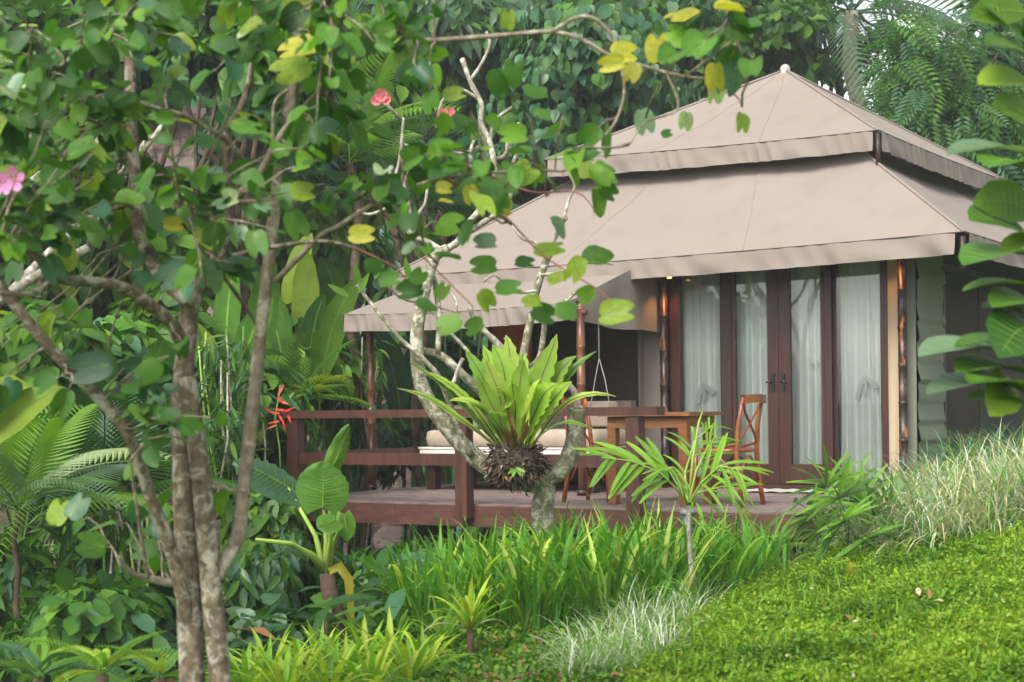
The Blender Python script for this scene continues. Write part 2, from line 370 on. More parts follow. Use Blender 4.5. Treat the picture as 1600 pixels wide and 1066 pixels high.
# ------------------------------------------------------------------ leaf templates (base at origin, along +Y, length 1)
def t_blade(nseg, wfn, fold=0.25, droop=0.25, x0=0.0):
    m = MB(); path = []; W_ = []
    for i in range(nseg + 1):
        t = i / nseg; path.append(Vector((0, t, -droop * t * t))); W_.append(max(0.002, wfn(t)))
    m.strip(path, W_, Vector((0, 0, 1)), fold); return m
def t_bilobed(fold=0.25, curl=0.15, tw=0.0, veins=False):
    """butterfly-shaped leaf: heart base, cleft tip"""
    m = MB(); half = [(0.13, -0.06), (0.29, 0.02), (0.395, 0.20), (0.425, 0.42), (0.40, 0.68), (0.315, 0.93), (0.20, 1.03), (0.085, 0.93)]
    mid = [(0, 0.02), (0, 0.28), (0, 0.54), (0, 0.76)]
    def z(x, y): return fold * abs(x) - curl * y * y + tw * x * y
    M_ = [m.add((x, y, z(x, y))) for x, y in mid]
    for sgn in (-1, 1):
        H = [m.add((sgn * x, y, z(sgn * x, y) + 0.03 * math.sin(9 * y + sgn))) for x, y in half]
        T = [(M_[0], H[0], H[1]), (M_[0], H[1], H[2]), (M_[0], H[2], M_[1]), (M_[1], H[2], H[3]), (M_[1], H[3], M_[2]), (M_[2], H[3], H[4]), (M_[2], H[4], H[5]), (M_[2], H[5], M_[3]), (M_[3], H[5], H[6]), (M_[3], H[6], H[7])]
        for t in T: m.quad(*(t if sgn > 0 else t[::-1]))
    if veins:
        m.cur = 1
        for (ex, ey) in ((0, .76), (.2, .85), (-.2, .85), (.38, .55), (-.38, .55)):
            for zo in (.006, -.006):
                a = [m.add((ex * t + wd * (1 if abs(ex) < .3 else .4), .03 + (ey - .03) * t + (wd * .6 if abs(ex) > .3 else 0), z(ex * t, .03 + (ey - .03) * t) + zo + (.02 * t if ex else 0))) for t in (0, .5, 1) for wd in (-.011 * (1.1 - t), .011 * (1.1 - t))]
                m.quad(a[0], a[1], a[3], a[2]); m.quad(a[2], a[3], a[5], a[4])
        m.cur = 0
    return m
w_lance = lambda t: 0.16 * math.sin(math.pi * min(1, 0.06 + 0.94 * t)) ** 0.8
w_oval = lambda t: 0.30 * math.sin(math.pi * (0.03 + 0.97 * t)) ** 0.62
w_heart = lambda t: 0.46 * (math.sin(math.pi * (0.16 + 0.84 * t)) ** 0.9)
TB = [t_bilobed(0.25, 0.15), t_bilobed(0.5, 0.25, 0.15), t_bilobed(0.1, 0.3, -0.2), t_bilobed(-0.2, 0.1, 0.1), t_bilobed(0.75, 0.15, 0.0)]
TBa = [tri_arrays(t) for t in TB]
OVAL = [tri_arrays(t_blade(3, w_oval, 0.3, d)) for d in (0.1, 0.3, 0.5)]
LANCE = [tri_arrays(t_blade(3, w_lance, 0.3, d)) for d in (0.1, 0.35, 0.6)]
_hw = [.24, .40, .36, .22, .01]
HEART = [tri_arrays(t_blade(4, lambda t: _hw[int(round(t * 4))], f_, d)) for d, f_ in ((0.1, .25), (0.35, .5), (.6, .1))]
def t_tiny():
    m = MB(); a = m.add((0, 0, 0)); b = m.add((0.3, 0.5, 0.1)); c = m.add((0, 1, -0.1)); d = m.add((-0.3, 0.5, 0.1)); m.quad(a, b, c); m.quad(a, c, d); return m
TINY = [tri_arrays(t_tiny())]
def t_pinnate(npair, lw=0.05, ll=0.32, arch=0.5, droop=0.25, base=0.12, vee=0.2, stem=0.008):
    """a feather frond: arching rachis with paired leaflets"""
    m = MB(); pth = lambda t: Vector((0, t - 0.12 * arch * t * t, -arch * t * t * 0.75))
    m.tube([pth(i / 6) for i in range(7)], [stem * (1 - 0.8 * i / 6) for i in range(7)], 4, False)
    for i in range(npair):
        t = base + (1 - base) * (i + 0.5) / npair; p = pth(t); L = ll * (math.sin(math.pi * (0.18 + 0.78 * t)) ** 0.7)
        for sgn in (-1, 1):
            dirv = Vector((sgn * 0.85, 0.5 + 0.3 * t, vee)).normalized(); q = p + dirv * L * 0.5; e = p + dirv * L + Vector((0, 0, -droop * L))
            ax = Vector((0, 1, -arch * t)).normalized() * lw * 0.5
            ids = [m.add(p), m.add(q + ax), m.add(e), m.add(q - ax)]
            m.quad(*(ids if sgn > 0 else ids[::-1]))
    return m
PINN = [tri_arrays(t_pinnate(9, 0.09, 0.26, a, 0.2)) for a in (0.2, 0.5, 0.8)]
PALM = [tri_arrays(t_pinnate(24, 0.035, 0.36, a, 0.45)) for a in (0.35, 0.65, 0.95)]
FERN = [tri_arrays(t_pinnate(22, 0.05, 0.17, a, 0.15, 0.15)) for a in (0.5, 0.85)]
def rdir(n):
    v = npr.normal(size=(n, 3)); return v / np.linalg.norm(v, axis=1, keepdims=True)

# ================================================================== terrain
CTRL = [P(900, 985, 9), P(1100, 955, 9.6), P(640, 975, 10), P(560, 1062, 8), P(700, 1055, 8.3), P(400, 1075, 7.6), P(845, 890, 11.2), P(1240, 872, 11.6),
        P(1100, 1066, 7), P(1350, 1066, 6.8), P(1600, 822, 10.5), P(1600, 1066, 6.4), P(1400, 868, 10.5), P(1300, 925, 9.5), P(1500, 848, 10.5), P(1600, 945, 8),
        P(1500, 745, 14), P(1660, 715, 14), P(1240, 905, 10.3), P(1000, 1066, 7.2), P(850, 1066, 7.6),
        Vector((-3, 14, -1.7)), Vector((-3, 9, -1.15)), Vector((-2.2, 6, -0.95)), Vector((0, 0, -0.85)), Vector((3, 2, -0.7)), Vector((-8, 20, -2.4)), Vector((-9, 8, -1.6)), Vector((-5, 2, -1.2)),
        Vector((0, 26, -1.6)), Vector((9, 22, 1.2)), Vector((9, 8, 1.1)), Vector((0, 13, -0.95)), Vector((1, 15, -0.75)), Vector((4.5, 17, -0.15)), Vector((5.8, 14, 0.38)), Vector((-1.5, 16, -1.3)), Vector((2.5, 19, -0.7)), Vector((3, 13, -0.15))]
CP = np.array([tuple(c) for c in CTRL])
def _tps(r2): return np.where(r2 > 1e-12, r2 * np.log(np.maximum(r2, 1e-12)), 0.0)
_n = len(CP); _d = CP[:, None, :2] - CP[None, :, :2]; _K = _tps((_d ** 2).sum(-1)) + np.eye(_n) * 0.6
_Pm = np.hstack([np.ones((_n, 1)), CP[:, :2]])
_A = np.block([[_K, _Pm], [_Pm.T, np.zeros((3, 3))]]); _w = np.linalg.solve(_A, np.concatenate([CP[:, 2], np.zeros(3)]))
def gz(x, y):
    x = np.atleast_1d(np.asarray(x, float)); y = np.atleast_1d(np.asarray(y, float))
    d2 = (x[:, None] - CP[None, :, 0]) ** 2 + (y[:, None] - CP[None, :, 1]) ** 2
    z = _tps(d2) @ _w[:_n] + _w[_n] + _w[_n + 1] * x + _w[_n + 2] * y
    far = np.hypot(x - 1, y - 11); t = np.clip((far - 10) / 12, 0, 1); t = t * t * (3 - 2 * t)
    base = np.clip(-1.6 + 0.10 * x, -3.0, 2.0)
    z = z * (1 - t) + base * t
    # never above the deck or tent floor
    du = (x - C0.x) * UX + (y - C0.y) * UY; dv = (x - C0.x) * VX + (y - C0.y) * VY
    inside = (du > -0.15) & (du < 5.4) & (dv > -0.1) & (dv < 9)
    return np.where(inside, np.minimum(z, -0.42), z)
def gz1(x, y): return float(gz(x, y)[0])
ax = np.concatenate([np.linspace(-150, -16, 14), np.linspace(-14, 14, 113), np.linspace(16, 150, 14)])
ay = np.concatenate([np.linspace(-60, -6, 8), np.linspace(-4, 26, 121), np.linspace(28, 200, 20)])
GX, GY = np.meshgrid(ax, ay); GZ = gz(GX.ravel(), GY.ravel())
gv = np.column_stack([GX.ravel(), GY.ravel(), GZ]); nx = len(ax); ny = len(ay)
gf = [(j * nx + i, j * nx + i + 1, (j + 1) * nx + i + 1, (j + 1) * nx + i) for j in range(ny - 1) for i in range(nx - 1)]
gme = bpy.data.meshes.new('ground'); gme.from_pydata(gv.tolist(), [], gf); gme.materials.append(MATS['moss_soil']); gme.polygons.foreach_set('use_smooth', [True] * len(gf))
ground = bpy.data.objects.new('ground', gme); COL.objects.link(ground); ground['kind'] = 'structure'

# wooded hill far behind: high on the left, lower on the right where sky shows
def hillz(x, y):
    k = x / y; crest = 12.5 if k < 0.08 else 12.5 - 7.0 * min(1, (k - 0.08) / 0.09)
    t = max(0, min(1, (y - 30) / 16)); t = t * t * (3 - 2 * t)
    return -3.5 + (crest + 3.5) * t + 0.9 * mnoise.noise(Vector((x * 0.2, y * 0.2, 3)))
h = MB()
h.grid(lambda a, b: (lambda x, y: Vector((x, y, hillz(x, y))))((a - 0.5) * 110, 29 + 45 * b), 70, 30)
ho = h.build('hills', 'hill_green'); ho['kind'] = 'structure'
# bare brown bank glimpsed through the left trees
r = MB()
def rockp(a, b):
    x = -11 + 9.5 * a; z = -2.0 + 7.5 * b
    return Vector((x, 23.5 + 1.6 * b + 0.9 * mnoise.noise(Vector((x * 0.7, z * 0.9, 0))) + 0.5 * mnoise.noise(Vector((x * 2.2, z * 3.0, 5))), z * (1 + 0.12 * mnoise.noise(Vector((x * 0.5, 2, 1))))))
r.grid(rockp, 60, 50); ro = r.build('rocky_bank', 'rock', smooth=False); ro['kind'] = 'structure'

# ================================================================== deck
DW = 5.12
deck = thing('timber_deck', uvz(DW / 2, 1.5, 0), 'raised brown timber deck in front of the canvas tent', 'deck')
pw = 0.14; npl = 34
for i in range(npl):
    b = MB(); v0 = 0.012 + i * pw
    jit = rnd.uniform(-0.0015, 0.0015)
    b.box(0.0 + rnd.uniform(-.004, .004), DW + rnd.uniform(-.004, .004), v0 + 0.004, v0 + pw - 0.004, -0.03 + jit, jit)
    b.build('plank', 'deck_wood', deck, False, True)
for (a, bb) in ((0.0, 1.92), (1.924, 3.66), (3.664, DW)):
    MB().box(a, bb, -0.022, 0.010, -0.185, -0.012).build('fascia_board', 'fascia_wood', deck, False, True)
MB().box(-0.024, -0.002, -0.022, 4.6, -0.185, -0.014).build('fascia_board', 'fascia_wood', deck, False, True)
MB().box(DW + 0.002, DW + 0.024, -0.022, 4.6, -0.185, -0.014).build('fascia_board', 'fascia_wood', deck, False, True)
for u in (0.25, 1.9, 3.5, 4.95):
    for v in (0.35, 2.2, 4.2):
        g = uvz(u, v, 0); MB().box(u - .07, u + .07, v - .07, v + .07, gz1(g.x, g.y) - 0.3, -0.04).build('support_post', 'dark_wood', deck, False, True)
for v in (0.35, 2.2, 4.2): MB().box(0.03, DW - .03, v - .04, v + .04, -0.17, -0.034).build('joist', 'dark_wood', deck, False, True)

# ================================================================== railing
RU0, RU1, RU2, RU3 = u_at(1040, 0, 640), u_at(1000, 0, 640), u_at(733, 0, 640), u_at(471, 0, 640)
rail = thing('deck_railing', uvz(RU2, 0, 0), 'dark red wooden railing along the front of the deck', 'railing')
for u in (RU1, RU2, RU3):
    MB().box(u - .058, u + .058, -0.135, -0.030, -0.11, 0.728).build('post', 'rail_wood', rail, False, True)
for v in (2.75,):
    MB().box(RU3 + .02, RU3 + .10, v - .05, v + .05, 0.003, 0.728).build('post', 'rail_wood', rail, False, True)
MB().box(RU0, RU3 + .10, -0.15, -0.015, 0.732, 0.800).build('top_rail', 'rail_wood', rail, False, True)
MB().box(RU3 + .005, RU3 + .115, -0.010, 2.8, 0.732, 0.795).build('top_rail', 'rail_wood', rail, False, True)
for (a, bb) in ((RU1 + .06, RU2 - .06), (RU2 + .06, RU3 - .06)):
    MB().box(a, bb, -0.11, -0.055, 0.325, 0.425).build('lower_rail', 'rail_wood', rail, False, True)
MB().box(RU3 + .035, RU3 + .085, -0.025, 2.69, 0.325, 0.425).build('lower_rail', 'rail_wood', rail, False, True)

# ================================================================== the tent
TCu, TCv = 2.55, 5.55
FV = 3.1                                   # the front wall
tent = thing('safari_tent', uvz(TCu, TCv, 0), 'beige canvas safari tent with two-tier roof and curtained glass doors', 'tent')
def fab(p, amp=0.02, sc=1.3, seed=0.0):
    return amp * mnoise.noise(Vector((p.x * sc + seed, p.y * sc, p.z * sc))) + amp * 0.4 * mnoise.noise(Vector((p.x * sc * 3 + seed, p.y * sc * 3, p.z * sc * 3)))
def roof_panel(a, b, c, d, sag, seed, nx=40, ny=18):
    """a,b eave ends; c,d top ends above b and a"""
    nrm = (b - a).cross(d - a + (c - b)).normalized()
    if nrm.z < 0: nrm = -nrm
    m = MB()
    def fn(s_, t):
        p = (a * (1 - s_) + b * s_) * (1 - t) + (d * (1 - s_) + c * s_) * t
        e = 4 * s_ * (1 - s_)
        edge = min(1, 8 * t) * min(1, 8 * (1 - t)) if True else 1
        k = fab(p, 0.034, 1.4, seed) + 0.014 * math.sin(9 * (s_ + 0.35 * t) + seed) * t * (1 - t) * 4 + 0.008 * math.sin(40 * s_ + 6 * math.sin(5 * s_ + seed)) * (1 - t) ** 3
        p = p + nrm * (-sag * e * (4 * t * (1 - t)) + k * e ** 0.5 * edge)
        p.z -= 0.020 * e * (1 - t)          # the eave line hangs a little
        return p
    m.grid(fn, nx * 2, ny); return m, fn
def valance_of(fn, ht, outv, seed, gap=0.012, nseg=90):
    m = MB()
    def vf(s_, t):
        s2 = gap + (1 - 2 * gap) * s_
        p = fn(s2, 0.0)
        w = 0.018 * math.sin(s2 * 120 + 3.2 * math.sin(s2 * 23 + seed) + 2.5 * t) * (.6 + .8 * mnoise.noise(Vector((s2 * 11, seed, 4)))) + 0.022 * mnoise.noise(Vector((s2 * 14, seed, t * 0.8)))
        tuck = 0.005 + 0.012 * t
        return p + outv * (0.012 + tuck + w * (0.25 + t)) + Vector((0, 0, -ht * t * (1 + 0.05 * mnoise.noise(Vector((s2 * 9, seed * 3, 1))))))
    m.grid(vf, nseg * 2, 6)
    hem = MB(); hem.grid(lambda s_, t: vf(s_, 0.93 + 0.075 * t) + outv * 0.004, nseg, 1)
    return m, hem
def tier(half, z0, hin, z1, sag, ht, seed, zl=0.0, hb=1.0, hl=1.0, au=0.0):
    E = {}
    cs = [(-1, -1), (1, -1), (1, 1), (-1, 1)]         # (u sign, v sign)
    ev = [uvz(TCu + half * a * (hl if a > 0 else 1), TCv + half * b * (hb if b > 0 else 1), z0 - (zl if (a == 1) else 0)) for a, b in cs]; tv = [uvz(TCu + au + hin * a, TCv + hin * b * (hb if b > 0 else 1), z1) for a, b in cs]
    for k in range(4):
        a, b, c, d = ev[k], ev[(k + 1) % 4], tv[(k + 1) % 4], tv[k]
        outv = (a + b) / 2 - (ev[(k + 2) % 4] + ev[(k + 3) % 4]) / 2; outv.z = 0; outv.normalize()
        m, fn = roof_panel(a, b, c, d, sag, seed + k * 3.1)
        pan = m.build('roof_panel', 'canvas', tent)
        vm, hem = valance_of(fn, ht, outv, seed + k)
        vo = vm.build('valance', 'canvas', pan)
        hem.build('hem', 'canvas', pan)
        MB().tube([fn(i / 40, 0) + outv * 0.014 + Vector((0, 0, 0.002)) for i in range(41)], 0.0062, 6).build('piping', 'piping', pan)
        for q in (1 / 3, 2 / 3):
            MB().tube([fn(q, i / 18) + Vector((0, 0, 0.0005)) for i in range(18)], 0.0035, 5).build('seam', 'canvas', pan)
        # hip seam
        MB().tube([fn(0, i / 12) + Vector((0, 0, 0.006)) for i in range(13)], 0.014, 8).build('hip_seam', 'canvas', pan)
    return ev
EV1 = tier(3.08, 2.25, 1.45, 3.40, 0.05, 0.185, 1.0, 0.05, 1.2)
AU = -0.15
EV2 = tier(1.90, 3.40, 0.03, 4.50, 0.05, 0.19, 11.0, -0.07, 1.34, 0.96, AU)
fm = MB()
for (z, r0) in ((4.50, .055), (4.545, .07), (4.585, .06), (4.60, .03)): pass
fm.tube([uvz(TCu + AU, TCv, z - .06) for z in (4.49, 4.53, 4.56, 4.60, 4.63, 4.645)], [.075, .07, .055, .058, .04, .012], 12); fm.build('finial', 'finial', tent)
# posts at the eave corners carrying the roof edge (dark poles in the valance gap)
for k in range(4):
    c = EV2[k]; MB().tube([c + Vector((0, 0, -0.36)), c + Vector((0, 0, -0.02))], 0.022, 8).build('corner_pole', 'dark_wood', tent)
    c = EV1[k]; inn = (uvz(TCu, TCv, 0) - c); inn.z = 0; inn.normalize()
    MB().tube([Vector((c.x, c.y, c.z - 0.30)) + inn * 0.03, c + Vector((0, 0, -0.03)) + inn * 0.03], 0.026, 8).build('corner_pole', 'dark_wood', tent)
# inner frame and a dark lining between the tiers
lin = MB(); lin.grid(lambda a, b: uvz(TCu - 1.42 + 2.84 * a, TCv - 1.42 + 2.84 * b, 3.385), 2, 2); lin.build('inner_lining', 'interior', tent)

# porch awning, lower and further forward than the main eave
AU0, AU1, AV0, AZ = 2.70, 5.25, 1.28, 1.745
aw = MB()
def awn(s_, t):
    u = AU0 + (AU1 - AU0) * s_; v = AV0 + (2.62 - AV0) * t; e = 4 * s_ * (1 - s_)
    z = AZ + (2.13 - AZ) * t - 0.03 * e * (1 - t) - 0.03 * e * 4 * t * (1 - t)
    p = uvz(u, v, z); p.z += fab(p, 0.02, 1.6, 4) * min(1, 6 * t) * min(1, e * 2); return p
aw.grid(awn, 40, 14); awo = aw.build('porch_awning', 'canvas', tent, flip=True)
outv = Vector((-VX, -VY, 0))
vm, hem = valance_of(awn, 0.165, outv, 5.5, 0.004); vm.build('valance', 'canvas', awo); hem.build('hem', 'canvas', awo)
MB().tube([awn(i / 30, 0) + outv * 0.014 for i in range(31)], 0.007, 6).build('piping', 'canvas_grey', awo)
lv = MB(); lv.grid(lambda s_, t: awn(1, s_) + Vector((UX, UY, 0)) * (0.02 + 0.012 * math.sin(s_ * 20)) + Vector((0, 0, -0.165 * t)), 24, 3); lv.build('valance', 'canvas', awo)
sp = MB()
def spf(s_, t):
    v = AV0 + (3.04 - AV0) * s_; zt = AZ + (2.13 - AZ) * min(1, (v - AV0) / (2.5 - AV0)); zb = 1.575 - 0.05 * s_ + 0.012 * math.sin(s_ * 9)
    return uvz(AU0 - 0.012 - 0.03 * math.sin(s_ * 7 + t * 2) * t * (1 - s_) + 0.02 * math.sin(s_ * 16) * t, v, zt + (zb - zt) * t)
sp.grid(spf, 30, 8); sp.build('side_panel', 'canvas_grey', awo)

# bamboo posts
def bamboo(p0, p1, r, matn, parent, name='bamboo_post', nodes=0.34):
    m = MB(); L = (p1 - p0).length; pts = []; rr = []; t = 0.0
    while t < L:
        pts += [t, t + nodes - 0.03, t + nodes - 0.015, t + nodes]; rr += [1, 1.0, 1.16, 1.02]; t += nodes
    pts = [min(x, L) for x in pts]
    d = (p1 - p0).normalized()
    m.tube([p0 + d * (x + 1e-4 * i) for i, x in enumerate(pts)], [r * x for x in rr], 12)
    return m.build(name, matn, parent)
for (u, v) in ((5.20, 1.62), (2.66, 1.45)):
    po = bamboo(uvz(u, v, 0.002), uvz(u, v, 1.76), 0.038, 'bamboo_red', tent)
    MB().tube([uvz(u, v, 0.004), uvz(u, v, 0.05)], 0.052, 12).build('base_ring', 'dark_wood', po)
bamboo(uvz(2.6, 1.45, 1.66), uvz(5.3, 1.45, 1.66), 0.03, 'bamboo_red', tent, 'bamboo_beam')
ub = u_at(1412, FV - .06)
bamboo(uvz(ub, FV - 0.08, -0.2), uvz(ub, FV - 0.08, 2.35), 0.040, 'bamboo_black', tent)
ua = u_at(1041, FV - .06)
bamboo(uvz(ua, FV - 0.10, 0.002), uvz(ua, FV - 0.10, 2.35), 0.040, 'bamboo_black', tent)
# front wall: frames, panes, doors
Z0, ZT = 0.05, 2.34
def wallbox(px0, px1, z0, z1, name, matn, parent, v0=-0.03, v1=0.03, py=600):
    a, b = sorted((u_at(px0, FV + v0, py), u_at(px1, FV + v0, py)))
    return MB().box(a, b, FV + v0, FV + v1, z0, z1).build(name, matn, parent, False, True)
MB().box(u_at(1390, FV), u_at(1036, FV), FV - 0.06, FV + 0.10, 0.004, Z0 - 0.003).build('threshold', 'door_wood', tent, False, True)
wallbox(1047, 1062, Z0, ZT, 'frame_post', 'door_wood', tent, -0.035, 0.035)
wallbox(1127, 1143, Z0, ZT, 'frame_post', 'dark_wood', tent, -0.05, 0.05)
wallbox(1289, 1300, Z0, ZT, 'frame_post', 'door_wood', tent, -0.05, 0.05)
wallbox(1377, 1387, Z0, ZT, 'frame_post', 'door_wood', tent, -0.04, 0.04)
wallbox(1301, 1308, Z0, ZT, 'frame_post', 'dark_wood', tent, 0.0, 0.05)
MB().box(u_at(1387, FV), u_at(1047, FV), FV - 0.045, FV + 0.045, ZT + 0.003, ZT + 0.12).build('head_beam', 'door_wood', tent, False, True)
def pane(px0, px1, z0, z1, parent, v=0.0):
    a, b = sorted((u_at(px0, FV), u_at(px1, FV)))
    return MB().box(a, b, FV + v - .003, FV + v + .003, z0, z1).build('pane', 'glass', parent, False, True)
for (a, b) in ((1062, 1127), (1308, 1377)):
    w = wallbox(a, b, Z0, Z0 + 0.06, 'window_sill', 'door_wood', tent, -0.03, 0.03); pane(a + .5, b - .5, Z0 + 0.063, ZT, w)
for (a, b, hx) in ((1143.6, 1216.6, 1207), (1217.4, 1288.6, 1223)):
    st = 16 if a < 1200 else 6
    # stiles, bottom rail, pane, handle
    lft = 5 if a < 1200 else 17; rgt = 17 if a < 1200 else 5
    d = wallbox(a, a + lft, Z0 + 0.004, ZT - 0.004, 'door', 'door_wood', tent, -0.035, 0.02)
    wallbox(b - rgt, b, Z0 + 0.004, ZT - 0.004, 'stile', 'door_wood', d, -0.035, 0.02)
    wallbox(a + lft + .2, b - rgt - .2, Z0 + 0.004, Z0 + 0.19, 'bottom_rail', 'door_wood', d, -0.033, 0.018)
    pane(a + lft + .2, b - rgt - .2, Z0 + 0.193, ZT - 0.01, d, -0.008)
    uu = u_at(hx, FV - .05)
    MB().box(uu - .018, uu + .018, FV - .052, FV - .0375, 0.93, 1.10).build('handle_plate', 'steel', d, False, True)
    MB().tube([uvz(uu, FV - .053, 1.02), uvz(uu, FV - .085, 1.02), uvz(uu + (.05 if hx < 1215 else -.05), FV - .088, 1.015)], .009, 8).build('handle', 'steel', d)
# canvas strips and walls
def wallgrid(u0, u1, z0, z1, v, name, matn, fold, amp, nx=30, ny=20, parent=tent):
    m = MB()
    m.grid(lambda a, b: uvz(u0 + (u1 - u0) * a, v + amp * math.sin(a * fold + 1.3 * math.sin(a * 5 + b * 2)), z0 + (z1 - z0) * b), nx, ny)
    return m.build(name, matn, parent)
wallgrid(u_at(1404, FV), u_at(1388, FV), 0.0, 2.36, FV - 0.01, 'canvas_strip', 'lamplit_canvas', 6, 0.012)  # strip's warm lamp-lit look is in its colour
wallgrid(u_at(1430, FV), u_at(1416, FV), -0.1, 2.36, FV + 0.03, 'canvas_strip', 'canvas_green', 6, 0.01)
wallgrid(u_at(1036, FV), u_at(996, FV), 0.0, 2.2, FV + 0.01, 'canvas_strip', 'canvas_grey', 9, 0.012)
UL = u_at(762, FV)
UM = u_at(832, FV); US = u_at(997, FV)
scr = wallgrid(US, UM, 0.0, 2.25, FV + 0.03, 'mesh_screen', 'screen', 14, 0.012)
wallgrid(UL - .003, UL - .06, 0.0, 2.25, FV + 0.01, 'frame_post', 'dark_wood', 1, 0.0)
# right side wall: canvas with horizontal folds, then a window
UR = u_at(1432, FV)
vS = v_at(1474, UR)
sw = MB()
nf = 13
def swf(a, b):
    z = -0.1 + 2.4 * b; ph = (b * nf) % 1.0
    return uvz(UR - 0.035 * (1 - ph) * (0.6 + 0.4 * math.sin(b * 31)), FV + 0.02 + (vS - FV) * a, z)
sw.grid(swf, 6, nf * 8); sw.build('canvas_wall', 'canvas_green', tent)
vW = v_at(1534, UR)
wf = MB(); wf.box(UR + .03, UR + .09, vS + .01, vW, 0.50, 2.05); w = wf.build('window_screen', 'screen', tent, False, True)
MB().box(UR - .01, UR + .05, vS + .005, vW, 2.053, 2.12).build('frame', 'dark_wood', w, False, True)
MB().box(UR - .01, UR + .05, vS + .005, vW, 0.42, 0.497).build('frame', 'rail_wood', w, False, True)
MB().box(UR - .01, UR + .05, vS + .002, vS + .06, 0.50, 2.05).build('frame', 'dark_wood', w, False, True)
MB().box(UR + .02, UR + .06, vS, vW, -0.3, 0.415).build('canvas_wall', 'shaded_canvas', tent, False, True)  # canvas around and past the window is coloured dark for shade
MB().box(UR + .02, UR + .06, vS, vW, 2.125, 2.4).build('canvas_wall', 'shaded_canvas', tent, False, True)
MB().box(UR + .02, UR + .06, vW + .003, 8.2, -0.3, 2.4).build('canvas_wall', 'shaded_canvas', tent, False, True)
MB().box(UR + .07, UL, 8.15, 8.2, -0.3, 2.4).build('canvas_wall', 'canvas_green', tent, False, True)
MB().box(UL - .05, UL, FV + .08, 8.14, -0.3, 2.4).build('canvas_wall', 'canvas_green', tent, False, True)
MB().box(UR + .10, UL - .06, FV + .2, 8.1, -0.06, 0.0).build('floor', 'deck_wood', tent, False, True)
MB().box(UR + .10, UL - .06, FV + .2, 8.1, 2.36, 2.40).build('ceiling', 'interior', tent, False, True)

# orange wooden panel at the far end of the porch wall
pn = MB(); pn.box(UM + .012, UL - .08, FV - 0.02, FV + 0.02, 0.0, 2.2); tag(pn.build('wooden_panel', 'orange_wood', None, False, True), 'orange-brown wooden panel on the porch wall behind the fern', 'panel')

# curtains behind the panes
def curtain(px0, px1, label, folds, tie=None, seed=0):
    a, b = sorted((u_at(px0, FV + .12), u_at(px1, FV + .12)))
    root = thing('curtain', uvz((a + b) / 2, FV + .12, 0), label, 'curtain', 'white curtains behind the glass')
    m = MB()
    def cf(s_, t):
        w = math.sin(s_ * folds * 6.28 + 1.1 * math.sin(s_ * 9 + seed) + seed) * (0.012 + 0.016 * t) + 0.010 * mnoise.noise(Vector((s_ * 6, t * 2, seed)))
        pull = 0.02 * math.sin(t * 3.1) * (0.5 - s_)
        return uvz(a + (b - a) * s_ + pull, FV + .12 + w, 2.33 - (2.33 - 0.075) * t)
    m.grid(cf, 70, 24); m.build('cloth', 'curtain_cloth', root)
    if tie:
        z = EYE + (634 - tie[1]) * 15.4 / FPX; u = u_at(tie[0], FV + .08); k = 0.0125 * tie[2]
        tm = MB()
        pth = [uvz(u + k * 6 * tie[3], FV + .07, z - k * 12), uvz(u + k * 3 * tie[3], FV + .065, z - k * 3), uvz(u, FV + .06, z + k * 3), uvz(u - k * 4 * tie[3], FV + .065, z), uvz(u - k * 9 * tie[3], FV + .07, z - k * 5)]
        tm.strip(pth, [.020, .022, .018, .024, .022], Vector((-VX, -VY, 0)))
        tm.build('tie', 'tie_cloth', root)
        MB().strip([uvz(u, FV + .062, z + k * 3), uvz(u - k * 1 * tie[3], FV + .058, z - k * 4), uvz(u + k * 1, FV + .062, z - k * 10)], [.010, .014, .012], Vector((-VX, -VY, 0))).build('tie', 'tie_cloth', root)
    return root
curtain(1063, 1126, 'white curtain in the fixed pane beside the lamp-lit bamboo post', 4, (1100, 606, 1.0, 1), 1.0)
curtain(1147, 1206, 'white curtain behind the door leaf next to the chair', 3.5, None, 2.2)
curtain(1230, 1287, 'white curtain behind the door leaf next to the widest pane', 3.5, None, 3.7)
curtain(1305, 1379, 'widest white curtain with a fabric tie beside the outer bamboo post', 4.5, (1352, 600, 1.1, 1), 5.1)
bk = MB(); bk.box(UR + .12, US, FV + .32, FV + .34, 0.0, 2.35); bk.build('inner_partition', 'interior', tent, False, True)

# lamps on the bamboo posts (lit)
def wall_lamp(px, py, v, power, label):
    u = u_at(px, v, py); a = uvz(u, v, 0); z = EYE + ray(px, py)[1] * a.y
    root = thing('wall_lamp', uvz(u, v, z), label, 'lamp', 'lit lamps under the eave')
    MB().tube([uvz(u, v, z + .02), uvz(u, v, z + .11)], [.035, .028], 12).build('shade', 'dark_wood', root)
    MB().tube([uvz(u, v, z + .005), uvz(u, v, z + .018)], .022, 10).build('bulb', 'lamp_glow', root)
    MB().box(u - .012, u + .012, v, v + .05, z + .05, z + .08).build('bracket', 'dark_wood', root, False, True)
    l = bpy.data.lights.new('lamp_light', 'SPOT'); l.energy = power; l.color = (1.0, 0.42, 0.14); l.shadow_soft_size = 0.03; l.spot_size = math.radians(110); l.spot_blend = 0.8
    lo = bpy.data.objects.new('lamp_light', l); COL.objects.link(lo); lo.parent = root; lo.location = (0, 0, -0.02)
wall_lamp(1046, 436, FV - 0.20, 6, 'small lit lamp on the bamboo post by the side panel')
wall_lamp(1399, 405, FV - 0.17, 2.2, 'small lit lamp above the outer bamboo post')

